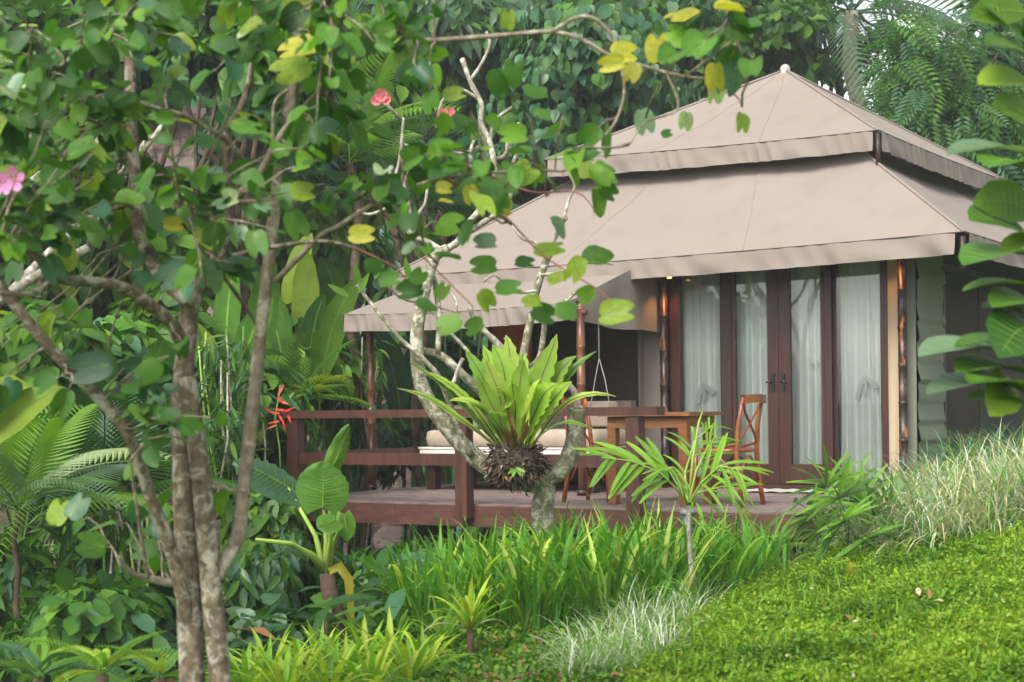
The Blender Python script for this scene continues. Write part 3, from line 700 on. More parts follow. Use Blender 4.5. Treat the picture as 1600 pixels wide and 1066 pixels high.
# ================================================================== furniture
# sofa
SU0, SU1, SV0, SV1 = 2.72, 4.70, 1.80, 2.62
sofa = thing('sofa', uvz(3.7, 2.2, 0), 'beige cushioned sofa on the porch behind the railing', 'sofa')
def soft_box(u0, u1, v0, v1, z0, z1, r=0.05, n=9, puff=0.02):
    m = MB()
    import itertools
    def sph(x): return math.copysign(abs(x) ** 0.22, x)
    rings = 10; seg = 28
    ids = []
    for j in range(rings + 1):
        th = -math.pi / 2 + math.pi * j / rings; row = []
        for i in range(seg):
            ph = 2 * math.pi * i / seg
            cx_, cy_, cz_ = sph(math.cos(th)) * sph(math.cos(ph)), sph(math.cos(th)) * sph(math.sin(ph)), sph(math.sin(th))
            bul = 1 + puff * (1 - abs(cz_))
            row.append(m.add(uvz((u0 + u1) / 2 + (u1 - u0) / 2 * cx_ * bul, (v0 + v1) / 2 + (v1 - v0) / 2 * cy_ * bul, (z0 + z1) / 2 + (z1 - z0) / 2 * cz_)))
        ids.append(row)
    for j in range(rings):
        for i in range(seg): m.quad(ids[j][i], ids[j][(i + 1) % seg], ids[j + 1][(i + 1) % seg], ids[j + 1][i])
    return m
MB().box(SU0 - .02, SU1 + .03, SV0 - .01, SV1, 0.25, 0.405).build('base', 'linen_white', sofa, False, True)
MB().box(SU0 - .03, SU1 + .04, SV0 - .02, SV1, 0.408, 0.425).build('base_edge', 'linen_white', sofa, False, True)
for (u, v) in ((SU0 + .1, SV0 + .1), (SU1 - .06, SV0 + .1), (SU0 + .1, SV1 - .1), (SU1 - .06, SV1 - .1)):
    MB().box(u - .05, u + .05, v - .05, v + .05, 0.003, 0.25).build('leg', 'dark_wood', sofa, False, True)
for k in range(2):
    a = SU0 + k * (SU1 - SU0) / 2
    soft_box(a + .005, a + (SU1 - SU0) / 2 - .005, SV0, SV1 - .15, 0.425, 0.595).build('seat_cushion', 'cushion', sofa, True, True)
MB().box(SU0, SU1, SV1 - .14, SV1 - .03, 0.43, 0.86).build('backrest', 'cushion_grey', sofa, False, True)
for (u, c, lab, z) in ((4.52, 'cushion', 'beige throw pillow at the open end of the sofa', .70), (4.10, 'cushion_grey', 'taupe throw pillow leaning on the sofa back', .76), (3.0, 'cushion', 'beige throw pillow at the chair end of the sofa', .72)):
    o = soft_box(u - .2, u + .2, SV1 - .42, SV1 - .22, z - .11, z + .14, puff=.05).build('throw_pillow', c, None, True, True); tag(o, lab, 'pillow', 'pillows on the sofa')
# table
def tbl():
    u0, u1, v0, v1 = 1.03, 1.86, 0.36, 0.98
    root = thing('dining_table', uvz(1.45, .67, 0), 'small brown wooden dining table between the two chairs', 'table')
    nb = 5
    for k in range(nb):
        a = v0 + (v1 - v0) * k / nb; MB().box(u0, u1, a + .001, a + (v1 - v0) / nb - .001, 0.722, 0.752).build('tabletop_board', 'table_wood', root, False, True)
    for (a, b, c, d) in ((u0 + .09, u1 - .09, v0 + .05, v0 + .075), (u0 + .09, u1 - .09, v1 - .075, v1 - .05), (u0 + .05, u0 + .075, v0 + .09, v1 - .09), (u1 - .075, u1 - .05, v0 + .09, v1 - .09)):
        MB().box(a, b, c, d, 0.63, 0.72).build('apron', 'table_wood', root, False, True)
    for a in (u0 + .06, u1 - .12):
        for c in (v0 + .06, v1 - .12): MB().box(a - .012, a + .062, c - .012, c + .062, 0.002, 0.629 if False else 0.7195).build('leg', 'table_wood', root, False, True)
tbl()
# cross-back chairs
def chair(uc, vc, face, label):
    """face = +1: looks along +u"""
    root = thing('crossback_chair', uvz(uc, vc, 0), label, 'chair', 'cross-back chairs at the table')
    T = lambda x, y, z: uvz(uc + face * x, vc + y, z)      # x forward, y sideways
    W2 = 'chair_wood'
    for s_ in (-1, 1):
        MB().tube([T(-.235, s_ * .20, .002), T(-.20, s_ * .195, .22), T(-.185, s_ * .19, .45), T(-.20, s_ * .185, .65), T(-.245, s_ * .18, .87)], [.019, .02, .021, .018, .015], 10).build('back_leg', W2, root)
        MB().tube([T(.20, s_ * .20, .002), T(.185, s_ * .185, .25), T(.175, s_ * .175, .435)], [.018, .02, .022], 10).build('front_leg', W2, root)
        # curved cross brace sweeping down to the seat side
        MB().tube([T(-.238, s_ * .175, .83), T(-.222, s_ * .10, .74), T(-.215, 0.0, .66), T(-.205, -s_ * .11, .57), T(-.19, -s_ * .175, .50), T(-.05, -s_ * .195, .465)], [.011] * 6, 8).build('cross_brace', W2, root)
        arch = [T(-.17 + .32 * k / 10, s_ * .19, .12 + .27 * math.sin(math.pi * (0.08 + 0.84 * k / 10))) for k in range(11)]
        MB().tube(arch, .010, 8).build('hoop_stretcher', W2, root)
    arch = [T(-.205, -.18 + .36 * k / 10, .14 + .26 * math.sin(math.pi * (0.08 + 0.84 * k / 10))) for k in range(11)]
    MB().tube(arch, .010, 8).build('hoop_stretcher', W2, root)
    tr = MB(); n = 14
    tr.grid(lambda a, b: T(-.245 - .035 * math.sin(math.pi * a) + 0.012 * (1 if b < .5 else 1), -.205 + .41 * a, .815 + .065 * b + .008 * math.sin(math.pi * a)), n, 3)
    tr.grid(lambda a, b: T(-.267 - .035 * math.sin(math.pi * a), -.205 + .41 * a, .815 + .065 * b + .008 * math.sin(math.pi * a)), n, 3)
    tr.grid(lambda a, b: T(-.233 - .034 * b - .035 * math.sin(math.pi * a), -.205 + .41 * a, .88 + .008 * math.sin(math.pi * a)), n, 1)
    tr.grid(lambda a, b: T(-.233 - .034 * b - .035 * math.sin(math.pi * a), -.205 + .41 * a, .815 + .008 * math.sin(math.pi * a)), n, 1)
    tr.build('top_rail', W2, root)
    st = MB(); seg = 28; rows = []
    for (z, k) in ((.428, .93), (.434, 1.0), (.452, 1.0), (.460, .95), (.455, .6), (.452, .05)):
        rows.append([st.add(T(-.01 + .205 * k * math.copysign(abs(math.cos(6.2832 * i / seg)) ** .7, math.cos(6.2832 * i / seg)), .215 * k * math.copysign(abs(math.sin(6.2832 * i / seg)) ** .7, math.sin(6.2832 * i / seg)) * (1 + .08 * math.cos(6.2832 * i / seg)), z)) for i in range(seg)])
    for a, b in zip(rows, rows[1:]):
        for i in range(seg): st.quad(a[i], a[(i + 1) % seg], b[(i + 1) % seg], b[i])
    st.quad(*rows[0]); st.build('seat', W2, root)
chair(0.86, 0.66, 1, 'orange-brown cross-back wooden chair in front of the glass doors')
chair(2.06, 0.72, -1, 'orange-brown cross-back wooden chair between the fern and the table')
# door mat
dm = MB(); dm.grid(lambda a, b: uvz(0.55 + 1.05 * a, 2.45 + .5 * b, 0.012 + .004 * math.sin(a * 40)), 30, 4); tag(dm.build('door_mat', 'mat_cloth'), 'grey woven mat on the deck before the doors', 'mat')
# hanging cords
hc = thing('hanging_cord', P(940, 625, 14.9), 'white cords hanging in an inverted V beside the porch post', 'cord')
vC = 1.9
def fp(px, py): 
    u = u_at(px, vC, py); a = uvz(u, vC, 0); return Vector((a.x, a.y, EYE + ray(px, py)[1] * a.y))
MB().tube([fp(935, 505), fp(936, 560)], .006, 6).build('cord', 'rope', hc)
MB().tube([fp(936, 560), fp(930, 592), fp(922, 640)], .005, 6).build('cord', 'rope', hc)
MB().tube([fp(936, 560), fp(945, 592), fp(954, 640)], .005, 6).build('cord', 'rope', hc)
MB().tube([fp(920, 640), fp(956, 640)], .010, 6).build('bar', 'dark_wood', hc)

# garden lights
def garden_light(x, y, ztop, r, label, hh=0.3):
    g = gz1(x, y); root = thing('garden_light', (x, y, g), label, 'garden light', 'garden lights along the deck')
    V_ = lambda z: Vector((x, y, z))
    MB().tube([V_(g - .1), V_(ztop - hh)], r * .35, 10).build('post', 'lamp_metal', root)
    MB().tube([V_(ztop - hh), V_(ztop - hh + .01), V_(ztop - .035)], [r * .8, r, r], 16).build('body', 'lamp_metal', root)
    for k in range(4): MB().tube([V_(ztop - hh + .06 + k * .045), V_(ztop - hh + .072 + k * .045)], r * 1.12, 16).build('fin', 'lamp_metal', root)
    MB().tube([V_(ztop - .034), V_(ztop - .012), V_(ztop)], [r * 1.15, r * 1.15, r * .9], 16).build('cap', 'lamp_top', root)
p = P(1074, 796, 10.6); garden_light(p.x, p.y, p.z, .044, 'dark cylindrical garden light among the strappy lilies')
p = P(1226, 851, 10.9); garden_light(p.x, p.y, p.z, .055, 'dark garden light with a flat cap at the deck corner')
p = P(1010, 1058, 7.25); garden_light(p.x, p.y, p.z, .046, 'pale capped garden light at the foot of the lawn')

# neighbouring tent roof and small stone block far down on the left
nb = thing('neighbour_tent', Vector((-5.9, 21, -2.2)), 'beige tent roof far off behind the lower left foliage', 'tent')
q = [P(-90, 935, 20), P(112, 905, 20), P(95, 866, 23), P(-90, 872, 23)]
m = MB(); m.grid(lambda a, b: (q[0] * (1 - a) + q[1] * a) * (1 - b) + (q[3] * (1 - a) + q[2] * a) * b + Vector((0, 0, -.1 * math.sin(3.14 * b))), 12, 8); m.build('roof', 'canvas', nb)
m = MB(); m.grid(lambda a, b: q[0] * (1 - a) + q[1] * a + Vector((0.02, -.02, -.2 * b)), 12, 2); m.build('valance', 'canvas', nb)
m = MB(); m.grid(lambda a, b: q[0] * (1 - a) + q[1] * a + Vector((-.3, 0.6, -.2 - 1.4 * b)), 12, 4); m.build('wall', 'canvas_green', nb)
st = MB(); c = P(30, 822, 18)
def stf(x, y, z): return Vector((c.x + x * .9 + y * .4, c.y - x * .2 + y * .9, c.z + z + x * .08))
st.box(-.17, .17, -.2, .2, -.6, .12, stf); tag(st.build('stone_block', 'rock', None, False), 'brown stone block between the lower left shrubs', 'stone')

# ================================================================== background trees
def pick(mats_w, n):
    w = np.array([x[1] for x in mats_w], float); return [x[0] for x in mats_w], npr.choice(len(w), n, p=w / w.sum())
def curve_pts(a, b, bend, n=6, seed=0):
    a = Vector(a); b = Vector(b); L = (b - a).length; off = Vector((rnd.uniform(-1, 1), rnd.uniform(-1, 1), rnd.uniform(-.3, .8))) * bend * L
    return [a.lerp(b, i / n) + off * math.sin(math.pi * i / n) + Vector((rnd.uniform(-1, 1), rnd.uniform(-1, 1), rnd.uniform(-1, 1))) * 0.02 * L * (0 < i < n) for i in range(n + 1)]
def crown_leaves(centers, radii, cc, n, leaf_len, hang, flat=0.7):
    k = npr.integers(0, len(centers), n)
    off = rdir(n) * (npr.random((n, 1)) ** 0.45); off[:, 2] *= flat
    pos = centers[k] + off * radii[k][:, None]
    out = pos - np.array(cc)[None]; out /= (np.linalg.norm(out, axis=1, keepdims=True) + 1e-6)
    rd = rdir(n)
    d = out * 0.5 + rd * 0.7 + np.array([0, 0, -1.0])[None] * (0.25 + hang * 1.4); 
    up = np.array([0, 0, 1.0])[None] * (1 - hang) + off * 0.5 + out * (0.3 + hang) + rdir(n) * 0.45
    size = leaf_len * (0.65 + 0.6 * npr.random(n))
    return pos, d, up, size
def tree(name, label, bx, by, cpx, rad, nleaf, leaf_len, tmpl, mats_w, trunk_r=0.12, nclump=24, hang=0.25, bark='bark_dark', group=None, cl=0.34, cat='tree', wid=None, hollow=0.35):
    """cpx = crown centre (world), rad = crown radii"""
    g = gz1(bx, by) if by < 30 else hillz(bx, by)
    root = thing(name, (bx, by, g), label, cat, group)
    c = np.array(cpx); R = np.array(rad)
    cen = rdir(nclump) * (hollow + (1 - hollow) * npr.random((nclump, 1))) * R[None] * 0.82 + c[None]
    cen[:, 2] = np.maximum(cen[:, 2], g + 0.25)
    rr = (cl * (0.7 + 0.6 * npr.random(nclump))) * R.mean()
    m = MB(); top = Vector(c) + Vector((0, 0, R[2] * 0.15))
    tp = curve_pts((bx, by, g - .2), top, 0.05, 8); m.tube(tp, [trunk_r * (1.15 - 0.75 * i / 8) for i in range(9)], 8)
    for q in cen[:min(nclump, 22)]:
        i = rnd.randint(3, 7); m.tube(curve_pts(tp[i], q, 0.12, 5), [trunk_r * 0.42 * (1 - 0.15 * j) for j in range(6)], 5)
    m.build('trunk', bark, root)
    pos, d, up, size = crown_leaves(cen, rr, c, nleaf, leaf_len, hang)
    pos[:, 2] = np.maximum(pos[:, 2], g + 0.05)
    mats, mi = pick(mats_w, nleaf)
    scatter('crown', tmpl, pos, d, up, size, mats, mi, root)
    return root
def tpx(name, label, cx, cy, Y, rx, ry, nleaf, leaf_len, tmpl, mats_w, bpx=None, **k):
    c = P(cx, cy, Y); s = Y / FPX; b = P(bpx if bpx is not None else cx, 700, Y + 0.3)
    return tree(name, label, b.x, b.y, c, (rx * s, max(0.8, 0.5 * (rx + ry) * s * 0.8), ry * s), nleaf, leaf_len, tmpl, mats_w, **k)
BG = 'trees behind the tent and garden'
SHW = [('leaf_deep', 3), ('leaf_mid', 2), ('leaf_blue', 2), ('leaf_dark', 2), ('leaf_grey', .4)]
DARKW = [('leaf_dark', 1.5), ('leaf_blue', 3), ('leaf_deep', 2.5), ('leaf_teal', 2.5), ('leaf_mid', 1), ('leaf_grey', .8)]
MIDW = [('leaf_deep', 3), ('leaf_mid', 3), ('leaf_fresh', 1.2), ('leaf_teal', 1)]
TEALW = [('leaf_teal', 3), ('leaf_blue', 3), ('leaf_grey', 1.5), ('leaf_deep', 1.5)]
FRESHW = [('leaf_mid', 3), ('leaf_fresh', 3), ('leaf_deep', 2), ('leaf_lime', .5)]
tpx('vine_draped_tree', 'dark tree draped in heart-leaved vines just left of the roof peak', 940, 110, 22, 190, 240, 9500, .19, HEART, DARKW, nclump=34, hang=.75, bark='bark_dark', cl=.34)
tpx('broadleaf_tree', 'mid green broadleaf tree rising right behind the roof peak', 1165, 40, 25, 190, 120, 5600, .24, OVAL, MIDW, nclump=26, hang=.2, cl=.36)
tpx('feather_leaf_tree', 'tree with drooping feather-like leaves beyond the right roof slope', 1450, 150, 21, 160, 190, 760, .62, PINN, [('leaf_deep', 3), ('leaf_mid', 3), ('leaf_teal', 2), ('leaf_grey', .8)], nclump=26, hang=.45, cl=.42)
tpx('glossy_tree', 'bluish glossy-leaved tree above the bare frangipani branches', 690, 40, 24, 180, 140, 4200, .34, LANCE, [('leaf_teal', 3), ('leaf_mid', 2), ('leaf_grey', 2), ('leaf_fresh', 1), ('leaf_blue', 1)], nclump=30, hang=.35)
tpx('shady_tree', 'shady dark green tree between the frangipani tips and the roof', 760, 230, 26, 170, 150, 3000, .5, LANCE, MIDW, nclump=26, hang=.45)
tpx('slender_tree', 'slender dark tree showing through gaps over the right roof edge', 1585, 120, 24, 130, 190, 3600, .22, OVAL, DARKW, nclump=20, hang=.3)
tpx('airy_tree', 'thin airy tree against the sky right of the palm trunk', 1300, 60, 29, 120, 100, 600, .24, OVAL, MIDW, nclump=16, hang=.2, cl=.3)
tpx('broadleaf_tree', 'large-leaved fresh green tree behind the pink-flowered tree tips', 520, 150, 20, 150, 170, 3200, .26, HEART, FRESHW, nclump=22, hang=.4)
tpx('broadleaf_tree', 'tall green tree directly behind the leaning pale stem', 380, 90, 17, 170, 170, 3400, .24, HEART, MIDW, nclump=24, hang=.35)
tpx('broadleaf_tree', 'tall leafy tree behind the upright brown stem', 170, 60, 18, 190, 150, 3600, .24, OVAL, MIDW, nclump=24, hang=.3)
tpx('glossy_tree', 'glossy dark tree behind the outermost pink blossom', 10, 120, 15, 150, 190, 3000, .21, HEART, MIDW, nclump=22, hang=.4)
tpx('shady_tree', 'deep green tree in front of the brown rocky bank', 230, 330, 19, 140, 110, 1700, .26, OVAL, DARKW, nclump=16, hang=.4)
tpx('shady_tree', 'dense dark tree beside the tall paddle leaves', 420, 290, 20, 150, 150, 3000, .27, HEART, DARKW, nclump=20, hang=.4)
tpx('shady_tree', 'dim green tree low behind the awning corner', 640, 420, 25, 150, 170, 2600, .42, LANCE, DARKW, nclump=20, hang=.4)

# palms
def palm(name, label, base, top, trunk_r, nf, flen, mats_w, tm, bark='bark_silver', group=None, spread=(10, 75)):
    root = thing(name, base, label, 'palm', group)
    m = MB(); m.tube(curve_pts(Vector(base) - Vector((0, 0, .2)), top, 0.03, 8), [trunk_r * (1.15 - .35 * i / 8) for i in range(9)], 10); m.build('trunk', bark, root)
    for k in range(nf):
        az = 2.4 * k + rnd.uniform(-.2, .2); el = math.radians(spread[0] + (spread[1] - spread[0]) * (k + .5) / nf)
        d = Vector((math.cos(az) * math.cos(el), math.sin(az) * math.cos(el), math.sin(el))); n = Vector((-math.cos(az) * math.sin(el), -math.sin(az) * math.sin(el), math.cos(el)))
        ms, mi = pick(mats_w, 1)
        o = inst('frond', tm[k % len(tm)], leafM(Vector(top), d, n, flen * rnd.uniform(.85, 1.1)), root, ms[mi[0]])
    return root
def tmesh(mb, name, matn='leaf_mid'): return mb.mesh(name, matn)
PALM_ME = [tmesh(t_pinnate(26, .034, .36, a, .5), 'frond') for a in (.35, .65, .95)]
PALMB_ME = [tmesh(t_pinnate(16, .06, .40, a, .3), 'frond') for a in (.4, .7)]
FERN_ME = [tmesh(t_pinnate(24, .045, .16, a, .1, .1), 'frond') for a in (.5, .8, 1.0)]
b = P(1336, 500, 28); palm('coconut_palm', 'grey-trunked palm standing behind the right roof slope', (b.x, b.y, gz1(b.x, b.y)), P(1331, 20, 28), .16, 16, 3.0, [('leaf_teal', 2), ('leaf_grey', 2), ('leaf_deep', 1)], PALM_ME, spread=(-35, 70))
b = P(560, 500, 17); palm('feather_palm', 'green feather palm glowing behind the pink blossoms', (b.x, b.y, gz1(b.x, b.y)), P(545, 255, 17.5), .06, 12, 1.25, [('leaf_fresh', 2), ('leaf_mid', 2), ('leaf_deep', 1)], PALM_ME, 'bark_dark', None, (15, 85))
b = P(650, 500, 19); palm('feather_palm', 'dark feather palm behind the bare frangipani crown', (b.x, b.y, gz1(b.x, b.y)), P(640, 330, 19), .06, 12, 1.4, [('leaf_blue', 2), ('leaf_teal', 2), ('leaf_deep', 1)], PALM_ME, 'bark_dark', None, (10, 85))
b = P(40, 760, 10.8); palm('feather_palm', 'low pale-tipped feather palm left of the twin trunks', (b.x, b.y, gz1(b.x, b.y)), P(30, 800, 10.8), .025, 13, 1.0, [('leaf_grey', 2), ('leaf_pale', 1), ('leaf_fresh', 2)], PALM_ME, 'bark_dark', None, (12, 80))
b = P(180, 760, 12.2); palm('feather_palm', 'low green feather palm behind the branching trunk', (b.x, b.y, gz1(b.x, b.y)), P(165, 790, 12.2), .05, 12, 1.1, [('leaf_deep', 2), ('leaf_teal', 2)], PALM_ME, 'bark_dark', None, (20, 85))
b = P(470, 640, 15.6); palm('feather_palm', 'small yellow-green palm behind the railing corner', (b.x, b.y, gz1(b.x, b.y)), P(468, 625, 15.6), .03, 11, .70, [('leaf_fresh', 2), ('leaf_lime', 2), ('leaf_mid', 1)], PALMB_ME, 'stem_green', None, (5, 80))

# understory shrubs on the left and under the deck
SH = 'shrubs of the shaded garden'
def shrub(label, cx, cy, Y, rx, ry, n, ll, tm, mw, **k):
    return tpx('leafy_shrub', label, cx, cy, Y, rx, ry, n, ll, tm, mw, trunk_r=.03, cat='shrub', group=SH, cl=.40, bark='stem_green', **k)
shrub('broad-leaved shrub left of the branching limb', 40, 540, 13, 110, 110, 1100, .19, HEART, FRESHW, nclump=14, hang=.45)
shrub('dark shrub in the gap beneath the sweeping left limb', 170, 590, 14, 110, 120, 1300, .19, HEART, MIDW, nclump=14, hang=.45)
shrub('glossy shrub beside the low pale palm', 90, 720, 14, 130, 90, 1300, .2, OVAL, TEALW, nclump=14, hang=.3)
shrub('leafy shrub between the twin trunks and the pale stem', 350, 660, 14.5, 90, 150, 1500, .2, HEART, MIDW, nclump=14, hang=.45)
shrub('fresh green shrub under the red blossoms', 410, 810, 12.5, 70, 70, 600, .17, HEART, FRESHW, nclump=10, hang=.4)
shrub('narrow-leaved shrub below the far tent roof', 60, 1010, 10.5, 120, 50, 1100, .16, LANCE, MIDW, nclump=14, hang=.3)
shrub('blue-green shrub left of the twin trunks', 225, 850, 12.5, 90, 90, 1100, .17, OVAL, TEALW, nclump=14, hang=.3)
shrub('lance-leaved shrub below the deck corner', 590, 900, 11.6, 90, 55, 1200, .16, LANCE, SHW, nclump=13, hang=.5)
shrub('lance-leaved shrub beside the lily bed', 650, 880, 12.2, 70, 40, 600, .16, LANCE, MIDW, nclump=10, hang=.5)
shrub('lance-leaved shrub right of the twin trunks', 430, 900, 11.2, 80, 80, 1200, .15, LANCE, SHW, nclump=12, hang=.5)
shrub('dark shrub behind the twin trunks', 250, 960, 12.0, 110, 70, 1100, .17, OVAL, DARKW, nclump=12, hang=.3)
shrub('broad heart-leaved shrub at the foot of the stout leaf stalk', 430, 1000, 9.6, 70, 35, 260, .14, HEART, TEALW, nclump=9, hang=.2)
shrub('deep green shrub behind the porch railing corner', 560, 690, 19, 120, 80, 1300, .2, LANCE, DARKW, nclump=12, hang=.4)
shrub('dark leafy shrub seen through the open porch', 690, 590, 22, 110, 110, 1500, .22, OVAL, DARKW, nclump=12, hang=.4)
shrub('shrub of mixed greens behind the right window', 1580, 420, 19, 80, 110, 900, .19, OVAL, DARKW, nclump=10, hang=.3)

shrub('bright broad-leaved shrub below the sweeping left limb', 110, 640, 15, 130, 70, 900, .24, HEART, FRESHW, nclump=13, hang=.35)
shrub('lance-leaved shrub at the outer lower left', 30, 900, 11.5, 90, 60, 800, .2, LANCE, MIDW, nclump=11, hang=.35)
shrub('mid green shrub between the cane clump and the ferns', 150, 960, 10.2, 90, 60, 800, .17, OVAL, MIDW, nclump=11, hang=.3)
shrub('fresh green shrub behind the twin trunk fork', 300, 560, 15.5, 110, 110, 1100, .22, HEART, FRESHW, nclump=13, hang=.4)
shrub('bright shrub low behind the leaning pale stem', 480, 560, 17, 100, 90, 900, .24, OVAL, FRESHW, nclump=12, hang=.35)
shrub('tall fresh shrub in front of the brown bank', 120, 420, 17, 140, 110, 1300, .25, OVAL, FRESHW, nclump=14, hang=.35)
shrub('big-leaved lime shrub behind the crook of the twin trunks', 250, 370, 16.5, 110, 100, 800, .30, HEART, FRESHW, nclump=14, hang=.4)
shrub('big-leaved green shrub above the tall paddle leaves', 400, 350, 18.5, 120, 100, 900, .32, HEART, FRESHW, nclump=14, hang=.4)
shrub('leafy green shrub between the paddle leaves and the frangipani', 520, 350, 19.2, 100, 100, 900, .28, LANCE, FRESHW, nclump=13, hang=.4)
shrub('pale green shrub at the far left below the pink blossom', 30, 400, 15.5, 100, 80, 700, .26, OVAL, FRESHW, nclump=12, hang=.35)

# far woods on the hill: one mass
n = 24000
hx = (npr.random(n) - .5) * 60; hy = 31 + 22 * npr.random(n); 
hz = np.array([hillz(a, b_) for a, b_ in zip(hx, hy)]) + npr.random(n) ** 2 * 1.6
keep = np.abs(hx / hy) < 0.48
hx, hy, hz = hx[keep], hy[keep], hz[keep]; n = len(hx)
ms, mi = pick([('leaf_dark', 2), ('leaf_blue', 3), ('leaf_teal', 3), ('leaf_deep', 2), ('leaf_mid', 1), ('leaf_grey', .5)], n)
clump = np.array([mnoise.noise(Vector((a * .5, b_ * .5, 7))) for a, b_ in zip(hx, hy)])
o = scatter('woods', OVAL, np.column_stack([hx, hy, hz + np.maximum(0, clump) * 2.2]), rdir(n) + np.array([0, -.5, -.8]), rdir(n) * .6 + np.array([0, -.6, 1]), .38 + .3 * npr.random(n), ms, mi)
tag(o, 'dense green woods covering the hill behind everything', 'woods', kind='stuff')
# ground cover in the shaded hollow
n = 9000
gx = -9 + 11.5 * npr.random(n); gy = 8.6 + 14 * npr.random(n); k = (gx / gy < -0.07) | (gy > 12.3)
gx, gy = gx[k], gy[k]; n = len(gx); zz = gz(gx, gy)
ms, mi = pick([('leaf_dark', 2), ('leaf_deep', 3), ('leaf_teal', 2), ('leaf_mid', 2), ('leaf_brown', .15)], n)
o = scatter('ground_cover', LANCE, np.column_stack([gx, gy, zz + .02 + .35 * npr.random(n) ** 2]), rdir(n) * [1, 1, .4] + [0, 0, .35], rdir(n) * .5 + [0, 0, 1], .16 + .2 * npr.random(n), ms, mi, wid=.6 + .8 * npr.random(n))
tag(o, 'dark leafy ground cover in the shaded hollow on the left', 'ground cover', kind='stuff')

# trees outside the frame on the left, mirrored in the glass doors
for (x, y, hh) in ((-8.5, 11.0, 3.0), (-11.5, 7.0, 3.4), (-13, 12, 4.0)):
    tree('mirrored_tree', 'tall leafy tree mirrored in the glass doors', x, y, (x, y, gz1(x, y) + hh), (1.9, 1.9, 2.6), 2600, .26, OVAL, FRESHW, nclump=22, hang=.3, group='trees mirrored in the glass doors', bark='bark_silver')

mt = thing('mirrored_tree', (-4.4, 9.4, gz1(-4.4, 9.4)), 'bare pale-branched tree mirrored in the widest pane', 'tree', 'trees mirrored in the glass doors')
bm_ = MB()
def bare(p, d, L, r, lev):
    q = p + d * L; bm_.tube(curve_pts(p, q, .08, 4), [r, r * .95, r * .9, r * .85, r * .8], 6)
    if lev == 0: return
    for k in range(2 if lev > 1 else 3):
        d2 = (d + Vector((rnd.uniform(-.8, .8), rnd.uniform(-.8, .8), rnd.uniform(.0, .5)))).normalized(); bare(q, d2, L * rnd.uniform(.65, .85), r * .72, lev - 1)
bare(Vector((-4.4, 9.4, gz1(-4.4, 9.4) - .1)), Vector((.1, .1, 1)), 1.5, .09, 5)
bm_.build('trunk', 'bark_silver', mt)

# bamboo-like cane clumps in the hollow
def canes(label, cx, cy0, cy1, Y, wpx, n):
    b = P(cx, cy0, Y); root = thing('cane_clump', (b.x, b.y, gz1(b.x, b.y)), label, 'cane clump', 'cane clumps in the hollow')
    for k in range(n):
        x = cx + rnd.uniform(-wpx, wpx); a = P(x, cy0, Y + rnd.uniform(-.4, .4)); a.z = gz1(a.x, a.y) - .05; t = P(x + rnd.uniform(-25, 25), cy1 + rnd.uniform(-50, 50), a.y)
        MB().tube(curve_pts(a, t, .03, 5), [.014, .013, .012, .011, .010, .007], 6).build('cane', rnd.choice(['stem_green', 'stem_lime', 'bark_silver']), root)
    nl = 260; k = npr.random(nl)
    pos = np.array([tuple(P(cx + wpx * 1.3 * (npr.random() * 2 - 1), cy0 + (cy1 - 40 - cy0) * (.45 + .55 * npr.random()), Y + .8 * (npr.random() - .5))) for _ in range(nl)])
    ms, mi = pick(MIDW, nl); scatter('leaf_mass', LANCE, pos, rdir(nl) + [0, 0, -.5], rdir(nl) * .5 + [0, -.3, 1], .16 + .12 * npr.random(nl), ms, mi, root, wid=np.full(nl, .6))
canes('cane clump in the hollow left of the twin trunks', 170, 1040, 830, 11.2, 60, 16)
canes('cane clump behind the pale leaning stem', 350, 900, 560, 13.5, 40, 12)
canes('cane clump beneath the red blossoms', 440, 800, 640, 15.0, 40, 12)
canes('cane clump behind the railing corner post', 520, 800, 560, 17.5, 60, 14)
canes('cane clump at the outer left under the low palm', 120, 1000, 800, 12.4, 40, 10)

# paddle-leaved plants left of the tent
def paddle(label, cx, Y, tips, mw, wl=.17, zb=None):
    """tips: (tip px, tip py, length m)"""
    b = P(cx, 700, Y); g = gz1(b.x, b.y); root = thing('paddle_leaf_plant', (b.x, b.y, g), label, 'plant', 'paddle-leaved plants beside the tent')
    for k, (tx, ty, L) in enumerate(tips):
        tip = P(tx, ty, Y + rnd.uniform(-.6, .4)); d0 = Vector((rnd.uniform(-.08, .08) + (tip.x - b.x) * .25, rnd.uniform(-.1, .1), 1)).normalized()
        base = tip - d0 * L; 
        mid_n = Vector((rnd.uniform(-.6, .6), -1, rnd.uniform(0, .5)))
        path = []; n = 10
        side = Vector((rnd.uniform(-.25, .25), rnd.uniform(-.25, 0), 0))
        for i in range(n + 1):
            t = i / n; path.append(base + d0 * L * t + side * L * t * t + Vector((0, 0, -.18 * L * t ** 3)))
        ws = [max(.004, wl * L * math.sin(math.pi * (.04 + .96 * i / n)) ** .55 * (1 - .25 * (i / n))) for i in range(n + 1)]
        m = MB(); m.strip(path, ws, mid_n, .22, 1, .012, .06, k)
        ms, mi = pick(mw, 1)
        lf = m.build('leaf', [ms[mi[0]], 'vein'], root)
        MB().tube([Vector((b.x + (base.x - b.x) * .3, b.y, g)), base.lerp(Vector((b.x, b.y, g)), .4) , base + d0 * .03], [.022, .017, .011], 6).build('stalk', 'stem_green', lf)
HW = [('leaf_deep', 2), ('leaf_mid', 3), ('leaf_teal', 2), ('leaf_blue', 1)]
paddle('paddle-leaved plant right behind the leaning pale stem', 395, 15.2, [(350, 390, 1.1), (385, 430, 1.2), (430, 500, 1.0), (372, 520, .9), (335, 470, 1.0), (410, 370, 1.2)], FRESHW, .14)
